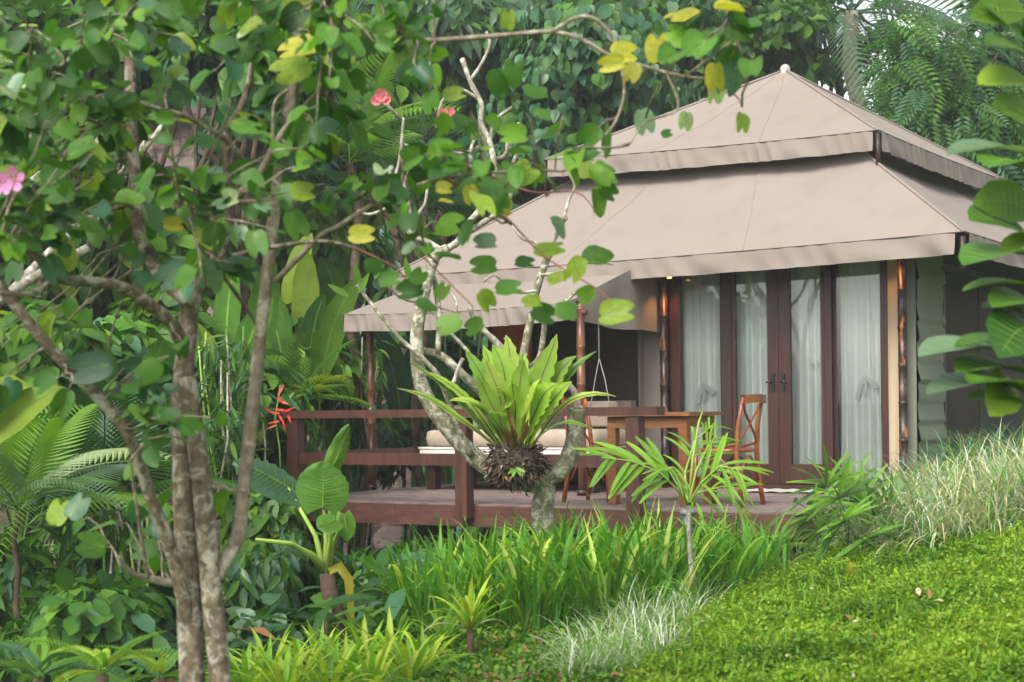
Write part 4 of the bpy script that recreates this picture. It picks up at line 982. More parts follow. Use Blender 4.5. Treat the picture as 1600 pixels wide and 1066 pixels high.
paddle('tall paddle-leaved plant with a lit upright blade', 460, 16.5, [(455, 330, 1.35), (478, 360, 1.25), (520, 405, 1.2), (440, 420, 1.2), (500, 480, 1.0), (425, 380, 1.3), (490, 430, 1.2)], FRESHW, .13)
paddle('paddle-leaved plant behind the left porch post', 545, 18.3, [(540, 430, 1.3), (560, 470, 1.3), (505, 520, 1.0), (575, 520, 1.1), (530, 370, 1.3)], HW)
paddle('paddle-leaved plant seen through the porch', 635, 20, [(610, 480, 1.3), (640, 500, 1.2), (665, 470, 1.3), (620, 550, 1.0), (690, 520, 1.1)], [('leaf_blue', 2), ('leaf_teal', 2), ('leaf_deep', 2)])
paddle('paddle-leaved plant above the porch awning', 700, 20.5, [(690, 320, 1.4), (730, 345, 1.3), (655, 350, 1.4), (760, 370, 1.1), (880, 300, 1.4)], [('leaf_mid', 2), ('leaf_teal', 2), ('leaf_deep', 2)])
bp = thing('paddle_leaf_plant', (P(-70, 800, 9).x, 9, gz1(P(-70, 800, 9).x, 9)), 'bright yellow-green paddle leaf arching in at the far left edge', 'plant', 'paddle-leaved plants beside the tent')
for (pts, w_) in (([(-60, 730), (-25, 690), (10, 660), (45, 632), (80, 612), (104, 606)], [.02, .10, .125, .11, .07, .004]), ([(-60, 740), (-30, 640), (-5, 610), (30, 600), (50, 604)], [.02, .09, .10, .07, .004])):
    m = MB(); m.strip([P(x, y, 9 + .1 * i) for i, (x, y) in enumerate(pts)], w_, Vector((.2, -.7, .8)), .25, 1, .008, .05, 1); m.build('leaf', ['leaf_lime', 'vein'], bp)
    MB().tube([Vector(bp.location), P(-68, 770, 9), P(*pts[0], 9)], [.03, .022, .012], 8).build('stalk', 'stem_lime', bp)

# ================================================================== foreground pink-flowered tree (butterfly leaves)
FT = 5.5
def sk(pts, Y0, Y1=None, r0=10, r1=None):
    """traced limb: pixel points, depth from Y0 to Y1, pixel radii"""
    Y1 = Y0 if Y1 is None else Y1; r1 = r0 if r1 is None else r1; k = len(pts) - 1
    P3 = [P(x, y, Y0 + (Y1 - Y0) * i / k) for i, (x, y) in enumerate(pts)]
    # smooth resample
    out = []; rr = []
    for i in range(k):
        p0, p1, p2, p3 = P3[max(i - 1, 0)], P3[i], P3[i + 1], P3[min(i + 2, k)]
        for j in range(4):
            t = j / 4; out.append(0.5 * ((2 * p1) + (p2 - p0) * t + (2 * p0 - 5 * p1 + 4 * p2 - p3) * t * t + (3 * p1 - p0 - 3 * p2 + p3) * t ** 3)); rr.append((i + t) / k)
    out.append(P3[-1]); rr.append(1.0)
    jit = [1 + .07 * mnoise.noise(Vector((i * .7, r0, Y0))) for i in range(len(out))]
    return out, [(r0 + (r1 - r0) * t) * (Y0 + (Y1 - Y0) * t) / FPX * jit[i] for i, t in enumerate(rr)]
base = P(318, 1180, FT); base.z = gz1(base.x, base.y)
ftree = thing('pink_flowered_tree', base, 'slender multi-stemmed tree with butterfly-shaped leaves and pink blossoms', 'tree')
bz = lambda px: tuple((px, 1240))
LIMBS = [
    ('trunk', 'bark', [(303, 1260), (300, 1066), (294, 900), (287, 750), (284, 640), (291, 540), (299, 470), (318, 435), (338, 405), (350, 360)], FT, FT + .15, 22, 10),
    ('trunk', 'bark', [(352, 1260), (344, 1066), (331, 930), (322, 830), (314, 740), (302, 660), (292, 590)], FT - .02, FT, 18, 14),
    ('limb', 'bark', [(300, 1010), (292, 965), (279, 905), (265, 850), (246, 805), (226, 750), (212, 705), (185, 655), (128, 596), (75, 540), (14, 465), (-40, 400)], FT + .05, FT - .5, 11.5, 8),
    ('limb', 'bark_pale', [(338, 905), (350, 878), (371, 842), (380, 770), (389, 690), (400, 590), (412, 480), (424, 370), (436, 265), (452, 165), (463, 90), (470, -20)], FT, FT + .35, 12.5, 8),
    ('limb', 'bark', [(287, 540), (268, 505), (250, 490), (215, 462), (182, 446), (140, 440), (88, 433), (50, 392), (0, 370), (-40, 350)], FT, FT - .6, 11, 7),
    ('limb', 'bark', [(300, 470), (270, 452), (236, 410), (216, 355), (212, 290), (206, 200), (203, 90), (203, -30)], FT, FT + .3, 11, 8),
    ('branch', 'bark', [(88, 433), (60, 455), (30, 460), (-20, 455)], FT - .4, FT - .6, 6, 4),
    ('branch', 'bark_pale', [(275, 912), (235, 905), (205, 895), (185, 870)], FT, FT - .2, 7, 3),
    ('branch', 'bark_pale', [(232, 903), (222, 850), (212, 780), (204, 720)], FT - .1, FT - .3, 3.5, 2),
    ('branch', 'bark_pale', [(336, 400), (334, 338), (370, 305), (402, 277), (436, 216), (470, 175), (500, 142), (540, 101), (575, 82), (611, 67), (700, 62), (790, 55), (860, 50), (910, 62), (950, 85), (1010, 105), (1070, 120), (1120, 124)], FT + .1, FT - .2, 6.5, 2.5),
    ('branch', 'bark_pale', [(862, 50), (900, 28), (930, 30), (958, 60), (972, 110), (975, 150), (962, 190), (945, 212)], FT - .12, FT - .2, 3.2, 2.2),
    ('branch', 'bark_pale', [(1070, 120), (1110, 90), (1150, 60)], FT - .2, FT - .3, 2, 1.5),
    ('branch', 'bark_pale', [(395, 640), (430, 440), (500, 370), (527, 355), (588, 317), (669, 284), (736, 273), (838, 267), (880, 268)][1:], FT + .2, FT - .1, 5, 2),
    ('branch', 'bark', [(358, 290), (351, 216), (372, 175), (388, 135), (398, 60), (400, -20)], FT + .12, FT + .2, 6, 4),
    ('branch', 'bark', [(402, 277), (376, 245), (351, 216), (290, 182), (230, 165), (176, 148), (120, 160)], FT + .12, FT - .2, 5, 3),
    ('branch', 'bark', [(208, 240), (170, 200), (100, 175)], FT + .2, FT - .1, 4, 2),
    ('branch', 'bark_pale', [(34, 155), (84, 111), (169, 54), (216, 13), (235, -20)], FT - .3, FT - .1, 4, 3),
    ('branch', 'bark', [(365, 400), (422, 387), (506, 377), (560, 390)], FT + .1, FT, 4.5, 2.5),
    ('branch', 'bark_pale', [(402, 505), (370, 460), (340, 420), (310, 380), (290, 330)], FT + .2, FT - .3, 4, 2),
    ('branch', 'bark_pale', [(400, 277), (425, 240), (428, 165), (450, 140)], FT + .1, FT, 4, 2.5),
    ('branch', 'bark_pale', [(88, 433), (40, 380), (-10, 370)], FT - .4, FT - .7, 8, 5),
    ('branch', 'bark', [(216, 330), (140, 290), (80, 300), (20, 320)], FT + .1, FT - .3, 4, 2),
    ('branch', 'bark', [(520, 120), (530, 60), (510, 20), (505, -10)], FT + .05, FT - .4, 4, 3),
    ('branch', 'twig_red', [(588, 317), (640, 380), (690, 430), (740, 480)], FT, FT - .2, 1.8, 1),
    ('branch', 'twig_red', [(700, 280), (780, 330), (850, 400), (930, 450), (965, 480)], FT, FT - .3, 1.8, 1),
    ('branch', 'twig_red', [(760, 272), (830, 300), (900, 300), (930, 330)], FT, FT - .2, 1.6, 1),
    ('branch', 'twig_red', [(560, 390), (620, 420), (660, 470), (720, 490)], FT, FT - .1, 1.8, 1),
    ('branch', 'bark_pale', [(1040, 112), (1060, 170), (1010, 190), (985, 225)], FT - .2, FT - .3, 2, 1.2),
    ('branch', 'twig_red', [(1110, 122), (1150, 150), (1160, 168)], FT - .2, FT - .3, 1.6, 1),
]
SKEL = []
for (nm, bk_, pts, y0, y1, r0, r1) in LIMBS:
    pp, rr = sk(pts, y0, y1, r0, r1)
    MB().tube(pp, rr, 12 if r0 > 9 else 8).build(nm, bk_, ftree)
    if r0 < 12.9: SKEL += [(p, r) for p, r in zip(pp, rr)]
SKP = np.array([tuple(p) for p, r in SKEL])
FTB_ME = [t_bilobed(*a, True).mesh('leaf', ['leaf_mid', 'vein']) for a in ((.25, .15, 0), (.5, .25, .15), (.1, .3, -.2), (-.2, .1, .1), (.75, .15, 0))]
leaves = []        # (pos, dir, normal, size, mat)
def add_leaf(px, py, Y, size_px, matn, ang=None, facing=None):
    """a leaf whose middle lies at the pixel; ang = tip direction in the picture plane (deg, 0 right, -90 down)"""
    ang = math.radians(ang if ang is not None else rnd.choice([-90, -60, -120, -30, -150, 0, 180]) + rnd.uniform(-30, 30))
    tilt = rnd.uniform(-.5, .5)
    d = Vector((math.cos(ang), tilt, math.sin(ang))).normalized()
    f = facing if facing is not None else rnd.choice([.15, .35, .6, .9, .9])
    n = Vector((rnd.uniform(-.5, .5), -f, 1 - f * .9 + rnd.uniform(-.2, .2)))
    s_ = size_px * Y / FPX
    leaves.append((P(px, py, Y) - d * s_ * .5, d, n, s_, matn))
LW = [('leaf_deep', 5.5), ('leaf_mid', 4.5), ('leaf_dark', 2), ('leaf_blue', 1), ('leaf_fresh', 1.7), ('leaf_lime', .9), ('leaf_grey', .9), ('leaf_pale', .25)]
# twigs grown from the limbs, leaves along them
twigs = MB()
def grow(x, y, Y, nl, mw=LW, sz=(25, 48)):
    e = P(x, y, Y); i = int(np.argmin(((SKP - np.array(e)) ** 2).sum(1))); a = Vector(SKP[i])
    L = (e - a).length; sag = Vector((0, 0, rnd.uniform(-.05, .12))) * L
    pts = [a.lerp(e, t) + sag * math.sin(math.pi * t) + Vector((rnd.uniform(-1, 1), rnd.uniform(-1, 1), rnd.uniform(-1, 1))) * .03 * L for t in (0, .25, .5, .75, 1)]
    twigs.tube(pts, [.0045, .004, .0034, .0028, .002], 5, False)
    span = min(1.0, .55 / max(L, .05))
    for k in range(nl):
        t = 1 - span * (k / max(1, nl)) * rnd.uniform(.8, 1.1); t = max(0.05, min(1, t)); s4 = t * 4; j = min(3, int(s4)); p = pts[j].lerp(pts[j + 1], s4 - j)
        along = (pts[-1] - pts[0]).normalized()
        d = (along * .5 + Vector((rnd.uniform(-1, 1), rnd.uniform(-1, 1), rnd.uniform(-1.1, .25)))).normalized()
        f = rnd.choice([.1, .3, .6, .9]); n = Vector((rnd.uniform(-.6, .6), -f, 1 - .9 * f + rnd.uniform(-.3, .3)))
        pet = p + d * rnd.uniform(.015, .04); twigs.tube([p, pet], .0018, 3, False)
        ms, mi = pick(mw, 1); leaves.append((pet, d, n, rnd.uniform(*sz) * Y / FPX, ms[mi[0]]))
def area(x0, y0, x1, y1, nt, nl, ya=4.7, yb=6.3, mw=LW, sz=(25, 48)):
    for _ in range(nt): grow(rnd.uniform(x0, x1), rnd.uniform(y0, y1), rnd.uniform(ya, yb), rnd.randint(max(1, nl - 2), nl + 1), mw, sz)
area(-30, -30, 520, 180, 52, 7); area(-30, 150, 480, 330, 42, 7); area(-20, 300, 420, 440, 19, 6)
area(440, 180, 620, 330, 15, 6, 4.8, 6); area(500, -20, 680, 130, 15, 6, 4.6, 5.8)
area(160, 520, 330, 680, 10, 4, 5.0, 5.4); area(0, 480, 200, 640, 9, 3); area(100, 660, 260, 860, 8, 3, 5.2, 6.4)
area(640, 90, 830, 260, 12, 4, 5, 5.8); area(600, 260, 780, 350, 6, 3, 5, 5.8, [('leaf_deep', 2), ('leaf_lime', 2), ('leaf_fresh', 1), ('leaf_mid', 2)], (36, 52))
area(860, 150, 960, 270, 5, 3, 5, 5.6, FRESHW, (34, 50)); area(1020, 20, 1200, 110, 7, 3, 4.8, 5.4, MIDW, (40, 60))
# leaves that can be told apart against the tent and woods
for (x, y, s_, m_, a_) in [(1065, 18, 62, 'leaf_yellow', 200), (1140, 15, 50, 'leaf_yellow', 0), (975, 82, 46, 'leaf_yellow', 0), (955, 100, 44, 'leaf_yellow', 190), (988, 112, 36, 'leaf_yellow', 250), (1028, 75, 50, 'leaf_yellow', 90),
        (1045, 92, 40, 'leaf_yellow', -20), (1118, 122, 50, 'leaf_yellow', -90), (1118, 142, 46, 'leaf_pale', -90), (1162, 190, 36, 'leaf_lime', -85), (1070, 190, 34, 'leaf_pale', -100), (1007, 190, 44, 'leaf_grey', -80), (1042, 209, 20, 'leaf_deep', 20),
        (963, 489, 60, 'leaf_lime', 10), (900, 420, 44, 'leaf_lime', -120), (858, 386, 54, 'leaf_lime', 10), (757, 381, 40, 'leaf_grey', 180), (565, 366, 46, 'leaf_yellow', 0), (618, 340, 40, 'leaf_mid', 180), (786, 320, 38, 'leaf_yellow', -80),
        (935, 280, 40, 'leaf_fresh', -60), (928, 318, 52, 'leaf_fresh', -80), (905, 262, 44, 'leaf_lime', 160), (878, 238, 42, 'leaf_fresh', 190), (950, 300, 36, 'leaf_mid', -30), (870, 355, 44, 'leaf_grey', -60), (935, 408, 56, 'leaf_mid', 0),
        (755, 415, 46, 'leaf_mid', 180), (700, 400, 42, 'leaf_deep', 160), (640, 455, 46, 'leaf_deep', 190), (655, 430, 36, 'leaf_mid', 60), (665, 480, 40, 'leaf_deep', -20), (700, 505, 46, 'leaf_fresh', 200), (760, 470, 42, 'leaf_lime', -50),
        (795, 450, 46, 'leaf_mid', 10), (850, 490, 44, 'leaf_deep', -20), (830, 475, 34, 'leaf_lime', 180), (885, 485, 40, 'leaf_mid', 0), (740, 510, 38, 'leaf_mid', 200), (690, 455, 30, 'leaf_fresh', 60), (820, 410, 34, 'leaf_deep', 0), (870, 440, 36, 'leaf_lime', 190), (915, 462, 38, 'leaf_fresh', 200), (585, 415, 34, 'leaf_deep', 0), (610, 440, 40, 'leaf_mid', 20),
        (735, 305, 34, 'leaf_yellow', -80), (694, 295, 28, 'leaf_yellow', 0), (698, 315, 26, 'leaf_yellow', 0), (710, 148, 40, 'leaf_lime', 20), (838, 140, 44, 'leaf_deep', 0), (780, 130, 48, 'leaf_deep', -80), (800, 115, 46, 'leaf_deep', 80), (793, 30, 34, 'leaf_lime', 80),
        (460, 20, 74, 'leaf_lime', 170), (468, 70, 72, 'leaf_yellow', 185), (455, 105, 70, 'leaf_lime', 200), (205, 590, 70, 'leaf_blue', 200), (270, 430, 64, 'leaf_blue', 210), (40, 560, 56, 'leaf_deep', 200), (375, 415, 62, 'leaf_blue', -10), (100, 400, 52, 'leaf_lime', 90), (160, 70, 42, 'leaf_grey', 90), (32, 130, 36, 'leaf_pale', 90), (272, 350, 34, 'leaf_yellow', 0), (90, 800, 46, 'leaf_lime', 80), (120, 790, 50, 'leaf_blue', 60), (225, 590, 78, 'leaf_blue', -70), (140, 575, 76, 'leaf_blue', 190)]:
    add_leaf(x, y, rnd.uniform(5.0, 5.5), s_ * .88, m_, a_, rnd.choice([.3, .55, .8, .95]))
twigs.build('twigs', 'bark_pale', ftree, kind='stuff')
order = sorted(range(len(leaves)), key=lambda i: (leaves[i][4] in ('leaf_yellow', 'leaf_lime', 'leaf_pale')) * -1 + -leaves[i][3] / leaves[i][0].y * 20)
for i in order[:300]:
    p, d, n, s_, m_ = leaves[i]; inst('leaf', FTB_ME[i % 5], leafM(p, d, n, s_, rnd.uniform(.85, 1.1)), ftree, m_)
rest = order[300:]
if rest:
    names = sorted({leaves[i][4] for i in rest})
    scatter('leaf_mass', TBa, [tuple(leaves[i][0]) for i in rest], [tuple(leaves[i][1]) for i in rest], [tuple(leaves[i][2]) for i in rest], [leaves[i][3] for i in rest], names, [names.index(leaves[i][4]) for i in rest], ftree)
# blossoms
def blossom(px, py, Y, size_px, npet, parent, matn='petal_pink'):
    c = P(px, py, Y); s_ = size_px * Y / FPX
    fl = MB()
    for k in range(npet):
        a = 6.283 * k / npet + .3; d = Vector((math.cos(a), -.5, math.sin(a))).normalized(); n = Vector((-math.cos(a) * .4, -1, -math.sin(a) * .4))
        fl.strip([c + d * s_ * t + Vector((0, -.2 * s_ * t * t, 0)) for t in (0, .12, .3, .45, .5)], [.02 * s_, .05 * s_, .15 * s_, .12 * s_, .02 * s_], n, .15)
    for k in range(5):
        a = 6.283 * k / 5; fl.cur = 1; fl.tube([c, c + Vector((math.cos(a) * .12, -.35, math.sin(a) * .12 + .05)) * s_], .012 * s_, 4, False); fl.cur = 0
    return fl.build('blossom', [matn, 'petal_white'], parent)
blossom(22, 282, 4.62, 48, 5, ftree); blossom(6, 290, 4.66, 40, 5, ftree)
MB().tube([P(-10, 360, 4.9), P(12, 315, 4.72), P(20, 284, 4.64)], .006, 6).build('twig', 'bark_pale', ftree)

# ================================================================== big-leaved plant at the right edge
RP = 5.0
g = P(1640, 900, RP); rp = thing('big_leaf_plant', (g.x, g.y, gz1(g.x, g.y)), 'plant with large glossy alternate leaves reaching in beside the tent', 'plant')
stp = [P(1650, 1000, RP), P(1640, 760, RP), P(1618, 560, RP), P(1612, 380, RP + .1), P(1618, 200, RP + .1), P(1600, 60, RP), P(1575, -60, RP)]
MB().tube(stp, [.016, .014, .012, .010, .008, .007, .006], 8).build('stem', 'stem_green', rp)
w_big = lambda t: 0.28 * math.sin(math.pi * (0.05 + 0.95 * t)) ** 0.7
def bigleaf(base, tip, roll, matn, fold=.25, droop=.12, name='leaf', wk=1.0):
    d = tip - base; L = d.length; n = Vector((roll, -.35, 1)).normalized(); path = []; k = 10
    for i in range(k + 1):
        t = i / k; path.append(base + d * t + Vector((0, 0, droop * L * math.sin(math.pi * t) * 0.9)))
    m = MB(); m.strip(path, [max(.003, w_big(i / k) * L * wk) for i in range(k + 1)], n, fold, 1, .0035, .05, rnd.uniform(0, 6)); return m
for (bx, by, tx, ty, m_, rl, nz) in [(1600, 20, 1515, 28, 'leaf_fresh', .3, -1.2), (1612, 60, 1535, 5, 'leaf_mid', .1, -1), (1615, 95, 1540, 70, 'leaf_mid', 0, -.6), (1612, 130, 1528, 132, 'leaf_lime', .3, -.5), (1615, 190, 1550, 165, 'leaf_fresh', .2, -1), (1618, 245, 1480, 243, 'leaf_grey', .2, .1),
        (1615, 270, 1545, 262, 'leaf_mid', 0, -.3), (1612, 330, 1520, 318, 'leaf_fresh', .2, -1.3), (1612, 375, 1515, 345, 'leaf_mid', 0, -.6), (1610, 400, 1505, 415, 'leaf_mid', .1, .1), (1612, 372, 1560, 395, 'leaf_lime', .2, -.8), (1608, 446, 1504, 455, 'leaf_fresh', .1, .2), (1612, 470, 1550, 480, 'leaf_fresh', .1, -.4),
        (1606, 492, 1535, 482, 'leaf_mid', .1, -.2), (1610, 540, 1545, 510, 'leaf_fresh', .1, -.8), (1606, 540, 1492, 545, 'leaf_mid', .1, .15), (1600, 560, 1436, 557, 'leaf_grey', .1, .2), (1604, 585, 1494, 582, 'leaf_fresh', .1, .0), (1600, 612, 1515, 600, 'leaf_mid', .1, -.2), (1600, 606, 1448, 617, 'leaf_grey', .1, .25), (1602, 630, 1510, 625, 'leaf_fresh', .1, .1), (1580, 600, 1546, 650, 'leaf_lime', .4, -1), (1610, 510, 1560, 560, 'leaf_deep', .2, -.6)]:
    b_ = P(bx, by, RP + rnd.uniform(-.05, .05)); t_ = P(tx, ty, RP - rnd.uniform(.05, .3)); L = (t_ - b_).length
    m = MB(); n = Vector((rl, nz if nz < 0 else nz * .5 - .25, 1 + min(nz, 0) * .6)).normalized(); k = 10; d = t_ - b_
    path = [b_ + d * (i / k) + Vector((0, 0, .07 * L * math.sin(math.pi * i / k))) for i in range(k + 1)]
    m.strip(path, [max(.003, w_big(i / k) * L * .95) for i in range(k + 1)], n, .2, 1, .003, .05, rnd.uniform(0, 6))
    m.cur = 1
    for i in range(1, k - 1):
        for sg in (0, 2):
            a_, e_ = Vector(m.v[3 * i + 1]), Vector(m.v[3 * (i + 1) + sg]); nn = n.normalized() * .003
            for q_ in (nn, -nn): m.tube([a_ + q_, a_.lerp(e_, .9) + q_], [.0016, .0006], 3, False)
    m.build('leaf', [m_, 'vein'], rp)
    MB().tube([stp[min(5, max(1, int(6 - by / 110)))], b_], [.005, .004], 5).build('petiole', 'stem_green', rp)

# ================================================================== frangipani with bird's-nest fern
FY = 11.1
gb = P(848, 800, FY); gb.z = gz1(gb.x, gb.y)
fr = thing('frangipani_tree', gb, 'bare-branched lichen-spotted frangipani tree in front of the deck', 'tree')
FL = [
    ('trunk', 'bark_green', [(852, 905), (850, 850), (847, 800), (852, 765), (848, 748)], 0, 0, 19, 17),
    ('limb', 'bark_green', [(850, 758), (820, 752), (785, 742), (752, 722), (722, 695), (700, 670), (676, 637), (659, 603), (652, 563), (652, 515), (660, 475), (667, 440), (680, 402), (700, 388)], 0, -.1, 17, 8),
    ('limb', 'bark_green', [(846, 752), (868, 742), (886, 720), (897, 690), (899, 660), (901, 638)], 0, -.1, 15, 13),
    ('branch', 'bark_silver', [(901, 640), (898, 615), (880, 595), (868, 590)], -.1, .1, 9, 7),
    ('branch', 'bark_green', [(840, 745), (800, 690), (770, 640), (748, 610), (716, 579), (689, 556), (660, 549), (652, 545)], .1, 0, 9, 8),
    ('branch', 'bark_green', [(736, 711), (716, 670), (705, 640), (698, 618), (690, 600), (682, 583), (655, 555), (628, 532), (600, 500), (570, 462), (557, 445)], -.1, -.2, 7, 3),
    ('branch', 'bark_silver', [(699, 618), (708, 600), (716, 576), (724, 560)], -.1, -.1, 5, 4),
    ('branch', 'bark_green', [(684, 552), (686, 495), (680, 444), (676, 425), (690, 390)], 0, 0, 6, 5),
    ('branch', 'bark_silver', [(700, 388), (715, 378), (731, 351), (755, 322), (768, 296), (772, 262), (766, 225), (752, 192), (752, 162), (735, 128), (722, 92)], -.1, .1, 8, 5),
    ('branch', 'bark_silver', [(690, 392), (668, 378), (646, 369), (630, 350), (612, 322), (606, 295), (612, 260)], -.1, .1, 7, 4),
    ('branch', 'bark_silver', [(735, 360), (760, 345), (780, 330), (802, 296), (800, 262), (812, 232)], 0, -.2, 7, 4),
    ('branch', 'bark_silver', [(768, 250), (788, 244), (800, 222), (812, 192)], .1, 0, 5, 4),
    ('branch', 'bark_silver', [(766, 225), (772, 190), (800, 168)], .1, .2, 4, 3),
    ('branch', 'bark_silver', [(790, 243), (794, 215)], 0, 0, 3.5, 3),
    ('branch', 'bark_silver', [(755, 322), (740, 280), (735, 240), (742, 215)], 0, .2, 5, 3),
    ('branch', 'bark_silver', [(612, 322), (580, 335), (560, 330)], 0, .2, 4, 3), ('branch', 'bark_silver', [(646, 369), (650, 340), (664, 318), (668, 290)], 0, .1, 4, 3),
    ('branch', 'bark_silver', [(630, 352), (640, 330), (632, 290), (648, 240), (625, 223)], 0, .2, 5, 3), ('branch', 'bark_silver', [(648, 245), (690, 232), (720, 240), (748, 230)], .1, .2, 4, 3),
    ('branch', 'bark_silver', [(606, 295), (622, 260), (628, 215), (630, 185)], .1, .2, 4, 3),
    ('branch', 'bark_silver', [(733, 128), (752, 100), (765, 70), (760, 50)], .1, .2, 4, 3), ('branch', 'bark_silver', [(752, 162), (740, 150), (715, 140), (690, 160), (682, 200)], .1, 0, 4, 3),
    ('branch', 'bark_green', [(868, 592), (835, 585), (817, 569), (828, 505), (841, 444), (855, 404), (862, 385)], .1, -.1, 8, 7),
    ('branch', 'bark_green', [(815, 640), (814, 600), (817, 569)], .1, .1, 8, 7), ('branch', 'bark_green', [(820, 575), (841, 563), (850, 519), (853, 492), (885, 470), (905, 450)], .1, -.2, 7, 3),
    ('branch', 'bark_silver', [(800, 560), (770, 530), (745, 505), (733, 480)], .1, 0, 8, 5), ('branch', 'bark_silver', [(812, 572), (800, 545), (790, 528)], .1, 0, 4, 4),
    ('branch', 'bark_silver', [(686, 495), (704, 520), (735, 555), (760, 600)], 0, .1, 4, 4), ('branch', 'bark_silver', [(664, 470), (640, 470), (620, 460), (600, 440)], 0, -.2, 4, 3),
    ('branch', 'bark_silver', [(845, 430), (875, 425), (910, 405), (935, 395)], -.1, -.2, 4, 2.5), ('branch', 'bark_silver', [(838, 455), (800, 455), (775, 430), (755, 440)], -.1, -.2, 4, 2.5),
    ('branch', 'bark_silver', [(855, 404), (838, 380), (815, 372), (795, 345), (770, 335)], -.1, .0, 4, 3), ('branch', 'bark_silver', [(690, 440), (712, 470), (710, 500)], 0, -.1, 4, 3), ('branch', 'bark_silver', [(880, 345), (890, 310), (898, 290), (888, 270)], -.2, -.2, 4, 3), ('branch', 'bark_silver', [(862, 385), (872, 360), (885, 340)], -.1, -.2, 5, 4),
]
for (nm, bk_, pts, y0, y1, r0, r1) in FL:
    pp, rr = sk(pts, FY + y0, FY + y1, r0, r1)
    if nm == 'branch': rr = [x * (.72 if bk_ == 'bark_silver' else .82) * (1 + .22 * mnoise.noise(Vector((i * .9, r0, len(pts))))) for i, x in enumerate(rr)]
    if len(pts) > 2 and r0 < 15: rr[-1] *= 1.25; rr[-2] *= 1.15
    MB().tube(pp, rr, 10).build(nm, bk_, fr)
for (x, y, a_) in ((562, 430, 100), (560, 440, 60), (835, 475, 20), (640, 420, 100), (545, 445, 150)):
    b_ = P(x, y + 18, FY - .2); d = Vector((math.cos(math.radians(a_)), -.2, math.sin(math.radians(a_)))); m = MB(); m.strip([b_ + d * .16 * t for t in (0, .3, .6, 1)], [.004, .024, .022, .003], Vector((0, -1, .4)), .2); m.build('leaf', 'leaf_fresh', fr)
# pink flowers of the frangipani tips
for (px, py, s_) in ((596, 150, 26), (588, 158, 20), (603, 156, 20), (692, 178, 20), (704, 176, 18), (698, 186, 18)): blossom(px, py, FY - .2, s_ * .95, 9, fr, 'petal_coral')
MB().tube([P(630, 190, FY + .2), P(612, 172, FY + .15), P(597, 156, FY + .1)], .012, 6).build('branch', 'bark_silver', fr)
# the fern
nc = P(807, 700, FY - .28)
fern = thing('birds_nest_fern', nc + Vector((0, 0, -.22)), "bright green bird's-nest fern growing in the fork of the bare tree", 'fern')
def frond(tipx, tipy, dy, width, matn, bend=.12, bx=0.0):
    if abs(tipx - 807) < 118: tipx = 807 + (tipx - 807) * .86
    tip = P(tipx, tipy, FY - .28 + dy); b_ = nc + Vector((bx + (tip.x - nc.x) * .10, dy * .18, -.06)); d = tip - b_; L = d.length; k = 26; width *= 1.28 if abs(tipx - 807) < 118 else .72
    up = Vector((0, 0, 1)); n = (Vector((0, -1, .3)) + Vector((-(tip.x - nc.x), 0, abs(tip.x - nc.x))) * .7).normalized()
    if dy < -.15: n = Vector((0, -.5, 1))
    sgn = 1 if tipx > 807 else -1; cur = rnd.choice([0, 0, .02, .05]); wob = rnd.uniform(0, 6)
    path = [b_ + d * (i / k) + up * bend * L * math.sin(math.pi * (i / k) ** .9) + Vector((sgn * .5, -.5, -.9)) * cur * L * max(0, (i / k - .6) / .4) ** 2 + Vector((.006 * math.sin(i * .35 + wob), .006 * math.cos(i * .4 + wob), 0)) for i in range(k + 1)]
    ws = [width * (.30 + .70 * min(1, (i / k) * 1.9)) * (1 - max(0, (i / k - .62) / .38) ** 1.6 * .97) for i in range(k + 1)]
    m = MB(); m.strip(path, ws, n, rnd.uniform(.1, .45), 1, .006, .15, rnd.uniform(0, 6)); return m.build('frond', [matn, 'midrib_dark'], fern)
FR = [(880, 522, .0, .060), (868, 540, .12, .055), (818, 560, -.05, .058), (790, 545, .1, .055), (770, 530, .15, .055), (752, 560, 0, .055), (735, 585, -.1, .05), (715, 545, .1, .05), (700, 590, -.1, .05), (690, 620, -.2, .045), (665, 575, .05, .045),
      (640, 560, .1, .04), (626, 598, 0, .040), (676, 650, -.3, .045), (912, 548, .05, .05), (930, 545, .1, .045), (905, 590, -.1, .05), (958, 612, -.1, .032), (962, 650, -.2, .035), (925, 665, -.35, .038), (880, 600, -.15, .06), (850, 585, -.2, .055), (845, 560, .2, .05), (830, 600, -.25, .055),
      (800, 590, -.2, .05), (775, 600, -.25, .05), (760, 640, -.35, .045), (720, 630, -.2, .05), (855, 640, -.4, .045), (790, 520, .25, .05), (745, 540, .25, .05), (895, 560, .2, .05), (820, 540, .3, .055), (860, 530, .28, .05)]
for i, (x, y, dy, w) in enumerate(FR):
    if i % 5 == 3: continue
    frond(x, y, dy, w, ['fern_green', 'fern_green_b', 'fern_green', 'fern_green_c'][i % 4], rnd.uniform(.02, .12) if y < 600 else .2)
for (x, y) in ((792, 640), (830, 655), (778, 660)): frond(x, y, -.3, .022, 'leaf_brown', .02)
rb = MB(); seg, rings = 26, 16; ids = []
rc = P(806, 722, FY - .26)
for j in range(rings + 1):
    th = -math.pi / 2 + math.pi * j / rings; row = []
    for i in range(seg):
        ph = 6.2832 * i / seg; dd = Vector((math.cos(th) * math.cos(ph), math.cos(th) * math.sin(ph), math.sin(th))); q = 1 + .28 * mnoise.noise(dd * 3.1) + .15 * mnoise.noise(dd * 9)
        row.append(rb.add(rc + Vector((dd.x * .165, dd.y * .16, dd.z * .15 if dd.z > 0 else dd.z * .13)) * q))
    ids.append(row)
for j in range(rings):
    for i in range(seg): rb.quad(ids[j][i], ids[j][(i + 1) % seg], ids[j + 1][(i + 1) % seg], ids[j + 1][i])
rb.build('root_ball', 'root_fibre', fern)
